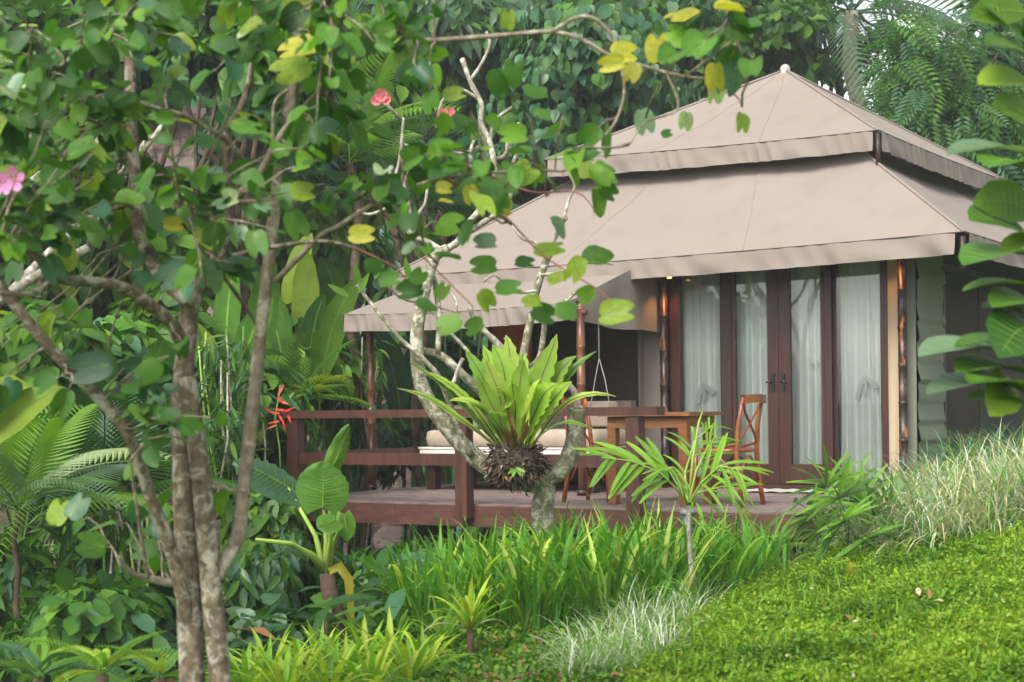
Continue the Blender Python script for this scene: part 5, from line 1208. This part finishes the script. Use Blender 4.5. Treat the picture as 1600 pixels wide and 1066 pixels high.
n = 1000; dd = rdir(n); pos = np.array(rc)[None] + dd * [.165, .16, .14] * (1 + .12 * npr.normal(size=(n, 1)))
ms, mi = pick([('root_fibre', 6), ('bark_dark', 3), ('bark_silver', .7), ('leaf_brown', .5)], n)
scatter('root_fibres', TINY, pos, dd + rdir(n) * .8 + [0, 0, -.8], rdir(n), .03 + .055 * npr.random(n), ms, mi, fern, wid=np.full(n, .4))
for (x, y, a_) in ((800, 735, -60), (808, 733, -110), (814, 738, -30), (795, 740, -140)):
    b_ = P(806, 730, FY - .47); d = Vector((math.cos(math.radians(a_)), -.4, math.sin(math.radians(a_)))); m = MB(); m.strip([b_ + d * .07 * t for t in (0, .4, .8, 1)], [.003, .012, .009, .002], Vector((0, -1, .4)), .2); m.build('small_leaf', 'lily_bright', fern)

# ================================================================== strappy lilies before the deck
def t_strap(droop, w=.022, k=9, kink=None):
    m = MB(); path = []; a = math.radians(86); p = Vector((0, 0, 0))
    for i in range(k + 1):
        path.append(p.copy()); t = i / k
        a -= droop * (t ** 1.5) / k * 2.2
        if kink is not None and abs(t - kink) < .5 / k: a -= 1.6
        p = p + Vector((0, math.cos(a), math.sin(a))) / k
    ws = [w * (.75 + .25 * math.sin(math.pi * i / k)) * (1 if i / k < .6 else max(.06, 1 - ((i / k - .6) / .4) ** 1.5)) for i in range(k + 1)]
    m.strip(path, ws, Vector((0, -.5, 1)) if droop > 1.2 else Vector((0, -1, .3)), .35); return m
STRAP = [t_strap(d, .024) for d in (.2, .5, .9, 1.3, 1.8, 2.4)] + [t_strap(.5, .024, kink=.6), t_strap(.4, .024, kink=.72)]
STRAPa = [tri_arrays(t) for t in STRAP]
STRAP_ME = [t.mesh('blade', 'lily_green') for t in STRAP]
def strapM(pos, az, lean, L, w=1.0):
    """blade template grows up +Z, bends towards +Y: rotate about Z and lean"""
    return Matrix.Translation(pos) @ Matrix.Rotation(az, 4, 'Z') @ Matrix.Rotation(-lean, 4, 'X') @ Matrix.Diagonal((L * w, L, L, 1))
def strap_scatter(name, base_pts, L, mats_w, parent, tm=STRAPa, wid=None, lean=(0, .45), away=None):
    """joined blades; base_pts (n,3)"""
    n = len(base_pts); az = npr.random(n) * 6.283; le = lean[0] + (lean[1] - lean[0]) * npr.random(n)
    # forward (template +Y) and up (template +Z) of each blade
    f = np.column_stack([-np.sin(az), np.cos(az), np.zeros(n)]); up = np.array([0, 0, 1.0])[None]
    d = f * np.cos(le)[:, None] - up * np.sin(le)[:, None]; z = f * np.sin(le)[:, None] + up * np.cos(le)[:, None]
    ms, mi = pick(mats_w, n)
    return scatter(name, tm, base_pts, d, z, L, ms, mi, parent, wid=wid)
LIG = 'strappy lilies in the bed along the deck'
lily_pos = []
for row, (y0, x0, x1, nn) in enumerate(((9.25, 690, 1060, 9), (9.7, 620, 1150, 13), (10.2, 640, 1210, 14), (10.75, 700, 1210, 12))):
    for k in range(nn):
        x = x0 + (x1 - x0) * (k + .5 + rnd.uniform(-.25, .25)) / nn
        Y = y0 + rnd.uniform(-.15, .15); lily_pos.append((P(x, 900, Y).x, Y))
for (x, y) in lily_pos:
    g = gz1(x, y); lp = thing('lily_plant', (x, y, g), 'strappy lily clump in the ' + ('front row of the bed, beside the moss' if y < 9.42 else 'second row of the bed, behind the front lilies' if y < 9.95 else 'third row of the bed, before the deckside lilies' if y < 10.46 else 'back row of the bed, against the deck fascia'), 'lily', LIG)
    for k in range(13):
        a = rnd.uniform(0, 6.283); r_ = rnd.uniform(.0, .12); t = rnd.choices(range(8), [1.2, 2, 2.8, 2.8, 2.4, 1.8, .8, .8])[0]
        o = inst('blade', STRAP_ME[t], strapM(Vector((x + r_ * math.cos(a), y + r_ * math.sin(a), g - .02)), a + math.pi / 2 * 3 + rnd.uniform(-.8, .8), rnd.uniform(.05, .6), rnd.uniform(.46, .78) * (.86 if y > 10 else 1), rnd.uniform(.65, 1.0)), lp, rnd.choices(['lily_green', 'lily_bright', 'lily_tip'], [5, 4, 2.2])[0])
    n = 30; aa = npr.random(n) * 6.283; r_ = .19 * npr.random(n) ** .5
    strap_scatter('blade_mass', np.column_stack([x + r_ * np.cos(aa), y + r_ * np.sin(aa), np.full(n, g - .02)]), .26 + .26 * npr.random(n), [('lily_green', 6), ('lily_bright', 2), ('leaf_mid', 2)], lp, STRAPa[:5], lean=(0, .4))

# ================================================================== lawn of low leafy ground cover
def in_lawn(x, y):
    """right of the line that runs from the bottom of the lawn up past the deck corner"""
    px = 800 + FPX * x / y
    e = np.interp(y, [5.5, 7.0, 8.0, 9.0, 9.6, 10.3, 11.2, 12.2], [800, 1000, 1060, 1090, 1130, 1215, 1320, 1450])
    return px - e
n = 100000
ly = 5.6 + 6.4 * npr.random(n) ** .8; lx = ly * ((npr.random(n) * 900 + 780) - 800) / FPX
e = in_lawn(lx, ly) + 40 * npr.normal(size=n) * .5; k = e > 0; lx, ly = lx[k], ly[k]; n = len(lx); lz = gz(lx, ly)
hgt = np.array([.5 + .5 * mnoise.noise(Vector((a * 3.2, b_ * 3.2, 2))) + .35 * mnoise.noise(Vector((a * 9, b_ * 9, 5))) for a, b_ in zip(lx, ly)])
hgt = np.clip(hgt, 0, 1.3)
lzp = lz + .01 + .16 * hgt * (.35 + .65 * npr.random(n))
big = np.array([mnoise.noise(Vector((a * 1.3, b_ * 1.3, 9))) for a, b_ in zip(lx, ly)]) + .35 * npr.normal(size=n)
mi = np.where(big > .35, 3, np.where(big > .0, 1, np.where(big > -.38, 0, 2)))
rep = 4
o = scatter('lawn', TINY, np.repeat(np.column_stack([lx, ly, lzp]), rep, 0) + .012 * npr.normal(size=(n * rep, 3)), rdir(n * rep) * [1, 1, .6] + [0, 0, .6], rdir(n * rep) * .7 + [0, 0, 1], .013 + .020 * npr.random(n * rep), ['lawn_a', 'lawn_b', 'lawn_c', 'lawn_d'], np.repeat(mi, rep))
tag(o, 'bright green low ground cover on the slope', 'ground cover', kind='stuff')
# thin mossy strip left of it, below the lilies
n = 12000
ly = 6.8 + 2.6 * npr.random(n); lx = ly * ((npr.random(n) * 420 + 640) - 800) / FPX; lz = gz(lx, ly)
ms, mi = pick([('lawn_c', 4), ('lawn_a', 2), ('leaf_deep', 2), ('leaf_brown', .7)], n)
o = scatter('moss', TINY, np.column_stack([lx, ly, lz + .05 * npr.random(n)]), rdir(n) * [1, 1, .4] + [0, 0, .5], rdir(n) * .5 + [0, 0, 1], .02 + .03 * npr.random(n), ms, mi)
tag(o, 'short green moss and weeds below the lilies', 'moss', kind='stuff')
n = 2600
ly = 6.2 + 5 * npr.random(n); lx = ly * ((npr.random(n) * 800 + 800) - 800) / FPX; k = in_lawn(lx, ly) > 20; lx, ly = lx[k], ly[k]; n = len(lx)
o = strap_scatter('weeds', np.column_stack([lx, ly, gz(lx, ly)]), .08 + .14 * npr.random(n), [('lawn_a', 3), ('lawn_b', 3), ('lily_bright', 2)], None, STRAPa[:5], wid=np.full(n, .9)); tag(o, 'scattered grass blades poking through the ground cover', 'weeds', kind='stuff')

n = 260
ly = 6.3 + 4.5 * npr.random(n); lx = ly * ((npr.random(n) * 800 + 800) - 800) / FPX; k = in_lawn(lx, ly) > 10; lx, ly = lx[k], ly[k]; n = len(lx); ms, mi = pick([('leaf_brown', 3), ('leaf_straw', 2)], n)
o = scatter('leaf_litter', OVAL, np.column_stack([lx, ly, gz(lx, ly) + .06 + .05 * npr.random(n)]), rdir(n) * [1, 1, .3], rdir(n) * .5 + [0, 0, 1], .02 + .035 * npr.random(n), ms, mi)
tag(o, 'scattered small dry leaves caught in the ground cover', 'leaf litter', kind='stuff')

# ================================================================== tufted grasses
THIN = [tri_arrays(t_strap(d, .0068, 7)) for d in (.9, 1.6, 2.3, 3.0)]
def tuft(name, label, group, x, y, nb, L, mw, rad=.12, lean=(.05, .8), wid=1.0):
    g = gz1(x, y); root = thing(name, (x, y, g), label, 'grass', group)
    aa = npr.random(nb) * 6.283; r_ = rad * npr.random(nb) ** .5
    strap_scatter('blade_mass', np.column_stack([x + r_ * np.cos(aa), y + r_ * np.sin(aa), np.full(nb, g - .015)]), L * (.55 + .5 * npr.random(nb)), mw, root, THIN, np.full(nb, wid), lean)
WHITEW = [('grass_white', 3), ('leaf_pale', 3), ('lawn_a', 2.5), ('lily_bright', 1)]
for (px, py, Y) in ((1000, 990, 8.6), (1045, 985, 8.9), (960, 1010, 8.2), (930, 1045, 7.6), (985, 1040, 7.5), (1030, 1020, 7.9), (1060, 1000, 8.6), (1010, 960, 9.1), (905, 1060, 7.4), (1075, 975, 9.0), (1035, 950, 9.4), (960, 1050, 7.5), (920, 1020, 8.0), (1015, 1050, 7.5), (980, 975, 8.9), (1085, 955, 9.5)):
    c = P(px, py, Y); tuft('striped_grass', 'white-striped grass tuft between the lilies and the lawn', 'white-striped grasses at the lily bed', c.x, Y, 120, .38, WHITEW, .10, (.05, 1.2), 1.1)
for (px, py, Y) in ((1260, 880, 10.6), (1215, 900, 10.3), (1190, 900, 10.1), (1290, 870, 10.9)):
    c = P(px, py, Y); tuft('striped_grass', 'small pale grass tuft below the deck corner', 'pale grass tufts at the deck corner', c.x, Y, 90, .24, WHITEW, .08)
STRAWW = [('leaf_straw', 3.5), ('leaf_pale', 3), ('grass_white', 1.2), ('lawn_a', 2), ('grass_blue', 2)]
for (px, Y) in ((1400, 11.2), (1440, 11.4), (1480, 11.2), (1520, 11.5), (1560, 11.3), (1600, 11.5), (1430, 12.0), (1470, 12.1), (1510, 12.3), (1550, 12.1), (1590, 12.3), (1630, 11.9), (1500, 10.8), (1550, 10.7), (1600, 10.8), (1450, 10.8), (1640, 11.0), (1420, 10.5), (1480, 10.3), (1535, 10.3), (1590, 10.35), (1640, 10.5), (1385, 10.9)):
    c = P(px, 800, Y); tuft('straw_grass', 'arching straw-coloured grass tuft on top of the bank', 'straw-coloured grasses on the bank', c.x, Y, 330, .68, STRAWW, .22, (.1, 1.3), 1.05)
BLUEW = [('grass_blue', 4), ('leaf_teal', 2), ('leaf_mid', 2), ('leaf_pale', .6)]
for (px, Y) in ((1330, 12.4), (1370, 12.6), (1410, 12.8), (1450, 13.2), (1490, 13.4), (1530, 13.4), (1575, 13.2), (1620, 13.2), (1390, 12.2), (1350, 12.0), (1550, 12.9), (1600, 12.7)):
    c = P(px, 760, Y); tuft('blue_green_grass', 'blue-green grass tuft against the tent wall', 'blue-green grasses against the tent wall', c.x, Y, 190, .62, BLUEW, .17, (.05, .85), 1.2)

# ================================================================== yellow-green strap rosettes at the bottom
ROS = [t_strap(d, .042, 9) for d in (.5, .9, 1.4, 1.9)]; ROS_ME = [t.mesh('blade', 'drac_green') for t in ROS]
DG = 'yellow-green rosettes at the bottom of the garden'
def rosette(px, py, Y, nb, L, label, group=DG, mw=('drac_green', 'drac_yellow', 'drac_yellow', 'lily_bright'), stemh=0.0, dead=0):
    c = P(px, py, Y); g = gz1(c.x, Y); z = max(g, c.z - L * .3) if stemh == 0 else g + stemh; root = thing('dracaena_rosette', (c.x, Y, g), label, 'plant', group)
    if z - g > .02: MB().tube([Vector((c.x, Y, g - .05)), Vector((c.x, Y, z))], .018, 8).build('stem', 'trunk_brown', root)
    for k in range(nb):
        a = 2.4 * k + rnd.uniform(-.2, .2); le = .15 + .85 * (1 - k / nb)
        inst('blade', ROS_ME[rnd.randint(0, 3)], strapM(Vector((c.x, Y, z)), a, le, L * rnd.uniform(.75, 1.05), rnd.uniform(.85, 1.2)), root, rnd.choice(mw))
    for k in range(dead):
        inst('dry_blade', ROS_ME[3], strapM(Vector((c.x, Y, z)), rnd.uniform(0, 6.3), 1.2, L * .9), root, 'leaf_straw')
rosette(735, 1010, 8.5, 26, .34, 'tallest yellow-green rosette on a short stem below the lilies', stemh=.18, dead=3)
for (px, py, Y) in ((420, 1040, 7.6), (470, 1050, 7.4), (540, 1045, 7.7), (610, 1020, 8.4), (660, 1030, 8.1), (500, 1020, 8.2), (580, 1060, 7.3), (385, 1060, 7.3), (445, 1060, 7.1), (515, 1062, 7.1), (640, 1058, 7.6), (570, 1025, 8.3)):
    rosette(px, py, Y, 24, .36, 'low yellow-green rosette spreading between the twin trunks and the lilies', dead=1)
for (px, py, Y) in ((620, 985, 9.2), (560, 985, 9.0), (690, 985, 8.9)):
    rosette(px, py, Y, 20, .3, 'greener rosette tucked under the edge of the lilies', 'greener rosettes beside the lilies', ('leaf_mid', 'leaf_fresh', 'drac_green'))

# ferns at lower left
def fernplant(px, py, Y, nf, L, label, mw=('leaf_fresh', 'leaf_mid', 'leaf_lime')):
    c = P(px, py, Y); g = gz1(c.x, Y); z = max(g, c.z); root = thing('fern', (c.x, Y, g), label, 'fern', 'feathery ferns at the lower left')
    if z - g > .04: MB().tube([Vector((c.x, Y, g - .05)), Vector((c.x, Y, z))], .03, 8).build('stem', 'bark_dark', root)
    for k in range(nf):
        a = 2.4 * k; el = rnd.uniform(.35, 1.1); d = Vector((math.cos(a) * math.cos(el), math.sin(a) * math.cos(el), math.sin(el))); nn = Vector((-math.cos(a) * math.sin(el), -math.sin(a) * math.sin(el), math.cos(el)))
        inst('frond', FERN_ME[k % 3], leafM(Vector((c.x, Y, z)), d, nn, L * rnd.uniform(.8, 1.1)), root, rnd.choice(mw))
fernplant(160, 1055, 7.6, 9, .42, 'arching fern just left of the twin trunks')
fernplant(60, 1060, 8.2, 9, .45, 'arching fern at the lower outer corner', ('leaf_mid', 'leaf_teal', 'leaf_fresh'))
fernplant(250, 1060, 7.2, 8, .32, 'small fern at the foot of the twin trunks')
fernplant(1290, 872, 10.75, 8, .36, 'small fern with a horizontal frond by the deck corner', ('leaf_lime', 'leaf_fresh'))

# ================================================================== elephant-ear plant
AY = 9.6
b_ = P(528, 985, AY); g = gz1(b_.x, AY); al = thing('elephant_ear', (b_.x, AY, g), 'elephant-ear plant with a big ribbed leaf in front of the deck corner', 'plant')
MB().tube([Vector((b_.x, AY, g - .1)), P(524, 960, AY), P(514, 920, AY), P(510, 896, AY)], [.062, .058, .05, .042], 12).build('trunk', 'trunk_brown', al)
def ear(cpx, cpy, L, W_, ang, face, matn, Y, pet=True, rip=.05):
    """heart-shaped blade: centre pixel, size in m, tip angle in picture, lean towards camera"""
    c = P(cpx, cpy, Y); a = math.radians(ang); t = Vector((math.cos(a), face[0], math.sin(a))).normalized(); n = Vector((face[1], -1, face[2])); x = t.cross(n).normalized(); n = x.cross(t).normalized()
    m = MB(); k = 16; half = 7; rows = []
    for i in range(k + 1):
        s_ = i / k; w = math.sin(math.pi * (.10 + .90 * s_)) ** .55 * W_ * .5 * (1 + .12 * (1 - s_)); row = []
        for j in range(-half, half + 1):
            q = j / half
            back = -.16 * L * abs(q) ** 1.4 * max(0, 1 - s_ * 2.4)      # lobes behind the petiole
            zz = .05 * L * q * q * -1 + rip * L * math.sin(i * 3.1) * abs(q) - .10 * L * (s_ - .4) ** 2
            row.append(m.add(c + t * (L * (s_ - .45) + back + .02 * L * mnoise.noise(Vector((i * .8, q * 2, L * 9)))) + x * w * q * (1 + .05 * math.sin(i * 3.1) + .06 * mnoise.noise(Vector((i * .5, j * .1, L * 7)))) + n * (zz + .05 * L * mnoise.noise(Vector((s_ * 3, q * 2, L * 5))))))
        rows.append(row)
    for i in range(k):
        for j in range(2 * half):
            m.cur = 1 if j in (half - 1, half) and i > 30 else 0; m.quad(rows[i][j], rows[i][j + 1], rows[i + 1][j + 1], rows[i + 1][j])
    lf = m.build('leaf', [matn, 'vein'], al)
    vm = MB()
    for i in range(0, k - 1):
        for sg in (-1, 1):
            p0 = Vector(m.v[rows[i][half]]); p1 = Vector(m.v[rows[min(k, i + 2)][half + sg * (half - 1)]]); vm.tube([p0 - n * -.004, p0.lerp(p1, .5) + n * .004 + n * .012 * L, p1 + n * .003], [.0022, .0016, .0008], 4, False)
    vm.tube([Vector(m.v[rows[i][half]]) + n * .003 for i in range(k + 1)], [.006 * (1 - .8 * i / k) for i in range(k + 1)], 5, False)
    vm.build('veins', 'leaf_fresh', lf)
    if pet: MB().tube([P(510, 905, AY), P(512, 870, AY).lerp(Vector(m.v[rows[2][half]]), .3), Vector(m.v[rows[2][half]])], [.024, .015, .008], 8).build('stalk', 'stem_lime', lf)
ear(505, 760, .285, .30, 95 - 180 + 175, (.25, .35, .25), 'leaf_mid', AY - .1)
ear(530, 705, .32, .12, 68, (.2, .8, .2), 'leaf_fresh', AY + .15)
ear(420, 745, .42, .30, 150, (-.2, .2, 1.6), 'leaf_teal', AY + .1)
ear(512, 818, .12, .17, 200, (-.5, 0, 1.2), 'leaf_mid', AY - .3)
ear(541, 822, .16, .11, -80, (-.2, .3, .2), 'leaf_fresh', AY - .25)
MB().tube([P(510, 895, AY), P(490, 870, AY - .1), P(455, 850, AY - .3), P(400, 843, AY - .5)], [.026, .022, .016, .008], 8).build('stalk', 'stem_lime', al)
m = MB(); m.strip([P(515, 893, AY - .06), P(532, 885, AY - .1), P(545, 905, AY - .12), P(548, 950, AY - .1), P(552, 990, AY - .05)], [.02, .03, .028, .02, .012], Vector((0, -1, .1)), .4); m.build('dry_sheath', 'leaf_yellow', al)

# red-bracted flowers by the railing corner
rf = thing('red_bract_flower', P(432, 700, 13.2), 'red-bracted flower spikes beside the railing corner', 'flower')
MB().tube([P(440, 780, 13.2), P(437, 700, 13.2), P(430, 655, 13.2), P(438, 602, 13.2)], .008, 6).build('stalk', 'stem_green', rf)
for (x, y, a_, L) in [(440, 608, 60, 16), (436, 622, 110, 14), (446, 630, -20, 12), (428, 645, 170, 20), (452, 640, 20, 26), (436, 640, 175, 18), (440, 655, -60, 20), (428, 660, 190, 20), (424, 668, 200, 16), (452, 655, -70, 14), (444, 665, -80, 18), (418, 640, 130, 12)]:
    c = P(x, y, 13.15); s_ = L * 13.15 / FPX * .95; d = Vector((math.cos(math.radians(a_)), rnd.uniform(-.4, .4), math.sin(math.radians(a_)))); m = MB()
    m.strip([c - d * s_ * .5 + d * s_ * t for t in (0, .25, .6, 1)], [.005, .011, .008, .001], Vector((rnd.uniform(-.6, .6), -1, rnd.uniform(-.3, .8))), .5); m.build('bract', 'petal_red', rf)

# ================================================================== young palm in front of the deck
YP = 9.2
b_ = P(1082, 965, YP); g = gz1(b_.x, YP); yp = thing('young_palm', (b_.x, YP, g), 'young yellow-green palm with a thin stem in front of the table', 'palm')
MB().tube([Vector((b_.x, YP, g - .05)), P(1081, 900, YP), P(1077, 840, YP), P(1075, 790, YP)], [.020, .017, .014, .012], 10).build('trunk', 'bark_silver', yp)
LFT = t_blade(6, lambda t: .095 * math.sin(math.pi * (.05 + .90 * t)) ** .55 * .85, .3, .42); LFT_ME = LFT.mesh('leaflet', 'drac_green')
def yfrond(pts, n, L, dys, wmul=1.0):
    P3 = [P(x, y, YP + dys * i / (len(pts) - 1)) for i, (x, y) in enumerate(pts)]; pp = []
    for i in range(len(P3) - 1):
        for j in range(4): pp.append(P3[i].lerp(P3[i + 1], j / 4))
    pp.append(P3[-1])
    fo = MB().tube(pp, [.008 * (1 - .7 * i / len(pp)) for i in range(len(pp))], 6).build('frond', 'stem_lime', yp)
    for k in range(n):
        t = .35 + .65 * (k + .5) / n; i = min(len(pp) - 2, int(t * (len(pp) - 1))); p = pp[i]; d = (pp[i + 1] - pp[i]).normalized(); side = d.cross(Vector((0, -.8, .6))).normalized()
        for sg in (-1, 1):
            q = d * (.6 + .5 * t) + side * sg * .75 + Vector((rnd.uniform(-.1, .1), rnd.uniform(-.1, .1), rnd.uniform(-.3, .1)))
            inst('leaflet', LFT_ME, leafM(p, q, Vector((rnd.uniform(-.2, .2), -.7, .7)), L * (.75 + .4 * math.sin(math.pi * t)) * rnd.uniform(.9, 1.1), wmul), fo, rnd.choice(['drac_green', 'drac_green', 'lily_bright', 'lily_bright', 'leaf_fresh']))
yfrond([(1075, 790), (1058, 765), (1030, 738), (985, 720), (940, 715)], 8, .23, -.4, .85)
yfrond([(1075, 790), (1070, 740), (1085, 690), (1115, 662)], 6, .19, .3, .55)
yfrond([(1075, 790), (1095, 755), (1125, 728), (1160, 735)], 6, .21, -.3, .65)
yfrond([(1075, 790), (1090, 770), (1130, 760), (1165, 765)], 5, .18, -.1, .55)
yfrond([(1075, 790), (1060, 750), (1052, 730), (1040, 735)], 5, .18, -.5, .45)
yfrond([(1075, 790), (1088, 735), (1105, 700), (1120, 680)], 5, .17, .0, .55)
MB().tube([P(1076, 790, YP), P(1082, 720, YP), P(1092, 660, YP), P(1098, 642, YP)], [.007, .008, .007, .002], 6).build('spear', 'stem_lime', yp)

# fan-leaved palm clump at the corner of the lawn
RPY = 10.6
fan = thing('fan_palm_clump', (P(1345, 870, RPY).x, RPY, gz1(P(1345, 870, RPY).x, RPY)), 'fan-leaved palm clump where the lawn meets the deck corner', 'palm')
FB = t_blade(5, lambda t: .055 * math.sin(math.pi * (.06 + .92 * t)) ** .5, .35, .25); FB_ME = FB.mesh('leaflet', 'leaf_mid')
fb = Vector(fan.location)
for (x, y, dy, s_) in [(1290, 745, -.1, .30), (1310, 765, -.3, .28), (1345, 770, .1, .30), (1270, 790, -.2, .25), (1320, 800, -.4, .26), (1365, 790, -.1, .28), (1390, 780, .1, .26), (1300, 825, -.4, .24), (1350, 830, -.45, .26), (1395, 825, -.3, .24), (1330, 750, .3, .28), (1375, 850, -.3, .2), (1280, 815, -.1, .22)]:
    hub = P(x, y + 15, RPY + dy); st_ = MB().tube([fb + Vector((rnd.uniform(-.1, .1), rnd.uniform(-.1, .1), 0)), fb.lerp(hub, .55) + Vector((0, 0, .06)), hub], [.009, .007, .005], 6).build('frond', 'stem_green', fan)
    ax_ = (hub - fb).normalized(); ax_ = (ax_ + Vector((0, -.3, .2))).normalized(); side = ax_.cross(Vector((0, -1, .2))).normalized()
    nl = 9
    for k in range(nl):
        a = math.radians(-85 + 170 * k / (nl - 1)); d = ax_ * math.cos(a) + side * math.sin(a) + Vector((0, rnd.uniform(-.25, .05), -.05))
        inst('leaflet', FB_ME, leafM(hub, d, Vector((rnd.uniform(-.2, .2), -.6, .8)), s_ * rnd.uniform(.8, 1.1)), st_, rnd.choice(['leaf_mid', 'leaf_fresh', 'leaf_fresh', 'leaf_deep', 'lily_bright']))

# fallen yellow leaf on the lawn
c = P(1328, 922, 9.35); c.z = gz1(c.x, c.y) + .14
m = MB(); m.strip([c + Vector((-.012, 0, -.07)), c + Vector((-.004, -.01, -.03)), c + Vector((.004, -.02, .0)), c + Vector((.0, -.01, .05))], [.008, .034, .03, .003], Vector((.2, -1, .3)), .5)
m.strip([c + Vector((0, -.015, 0)), c + Vector((.03, -.02, .02)), c + Vector((.05, -.02, .0))], [.006, .018, .003], Vector((0, -.4, 1)), .4)
tag(m.build('fallen_leaf', 'leaf_yellow'), 'curled yellow fallen leaf lying on the lawn', 'leaf')

# ================================================================== humid air
hz_ = MB(); hz_.box(-70, 70, -66, 78, -4.8, 22, lambda x, y, z: Vector((x, y, z)))
m, nt, out = newmat('humid_air')
pv = nt.nodes.new('ShaderNodeVolumePrincipled'); pv.inputs['Color'].default_value = (0.92, 0.96, 0.97, 1); pv.inputs['Density'].default_value = 0.0017; pv.inputs['Anisotropy'].default_value = 0.2
nt.links.new(pv.outputs[0], out.inputs['Volume'])
hzo = hz_.build('haze', 'humid_air', None, False, True); hzo['kind'] = 'stuff'; hzo['label'] = 'faint humid haze between the garden and the woods'; hzo['category'] = 'haze'
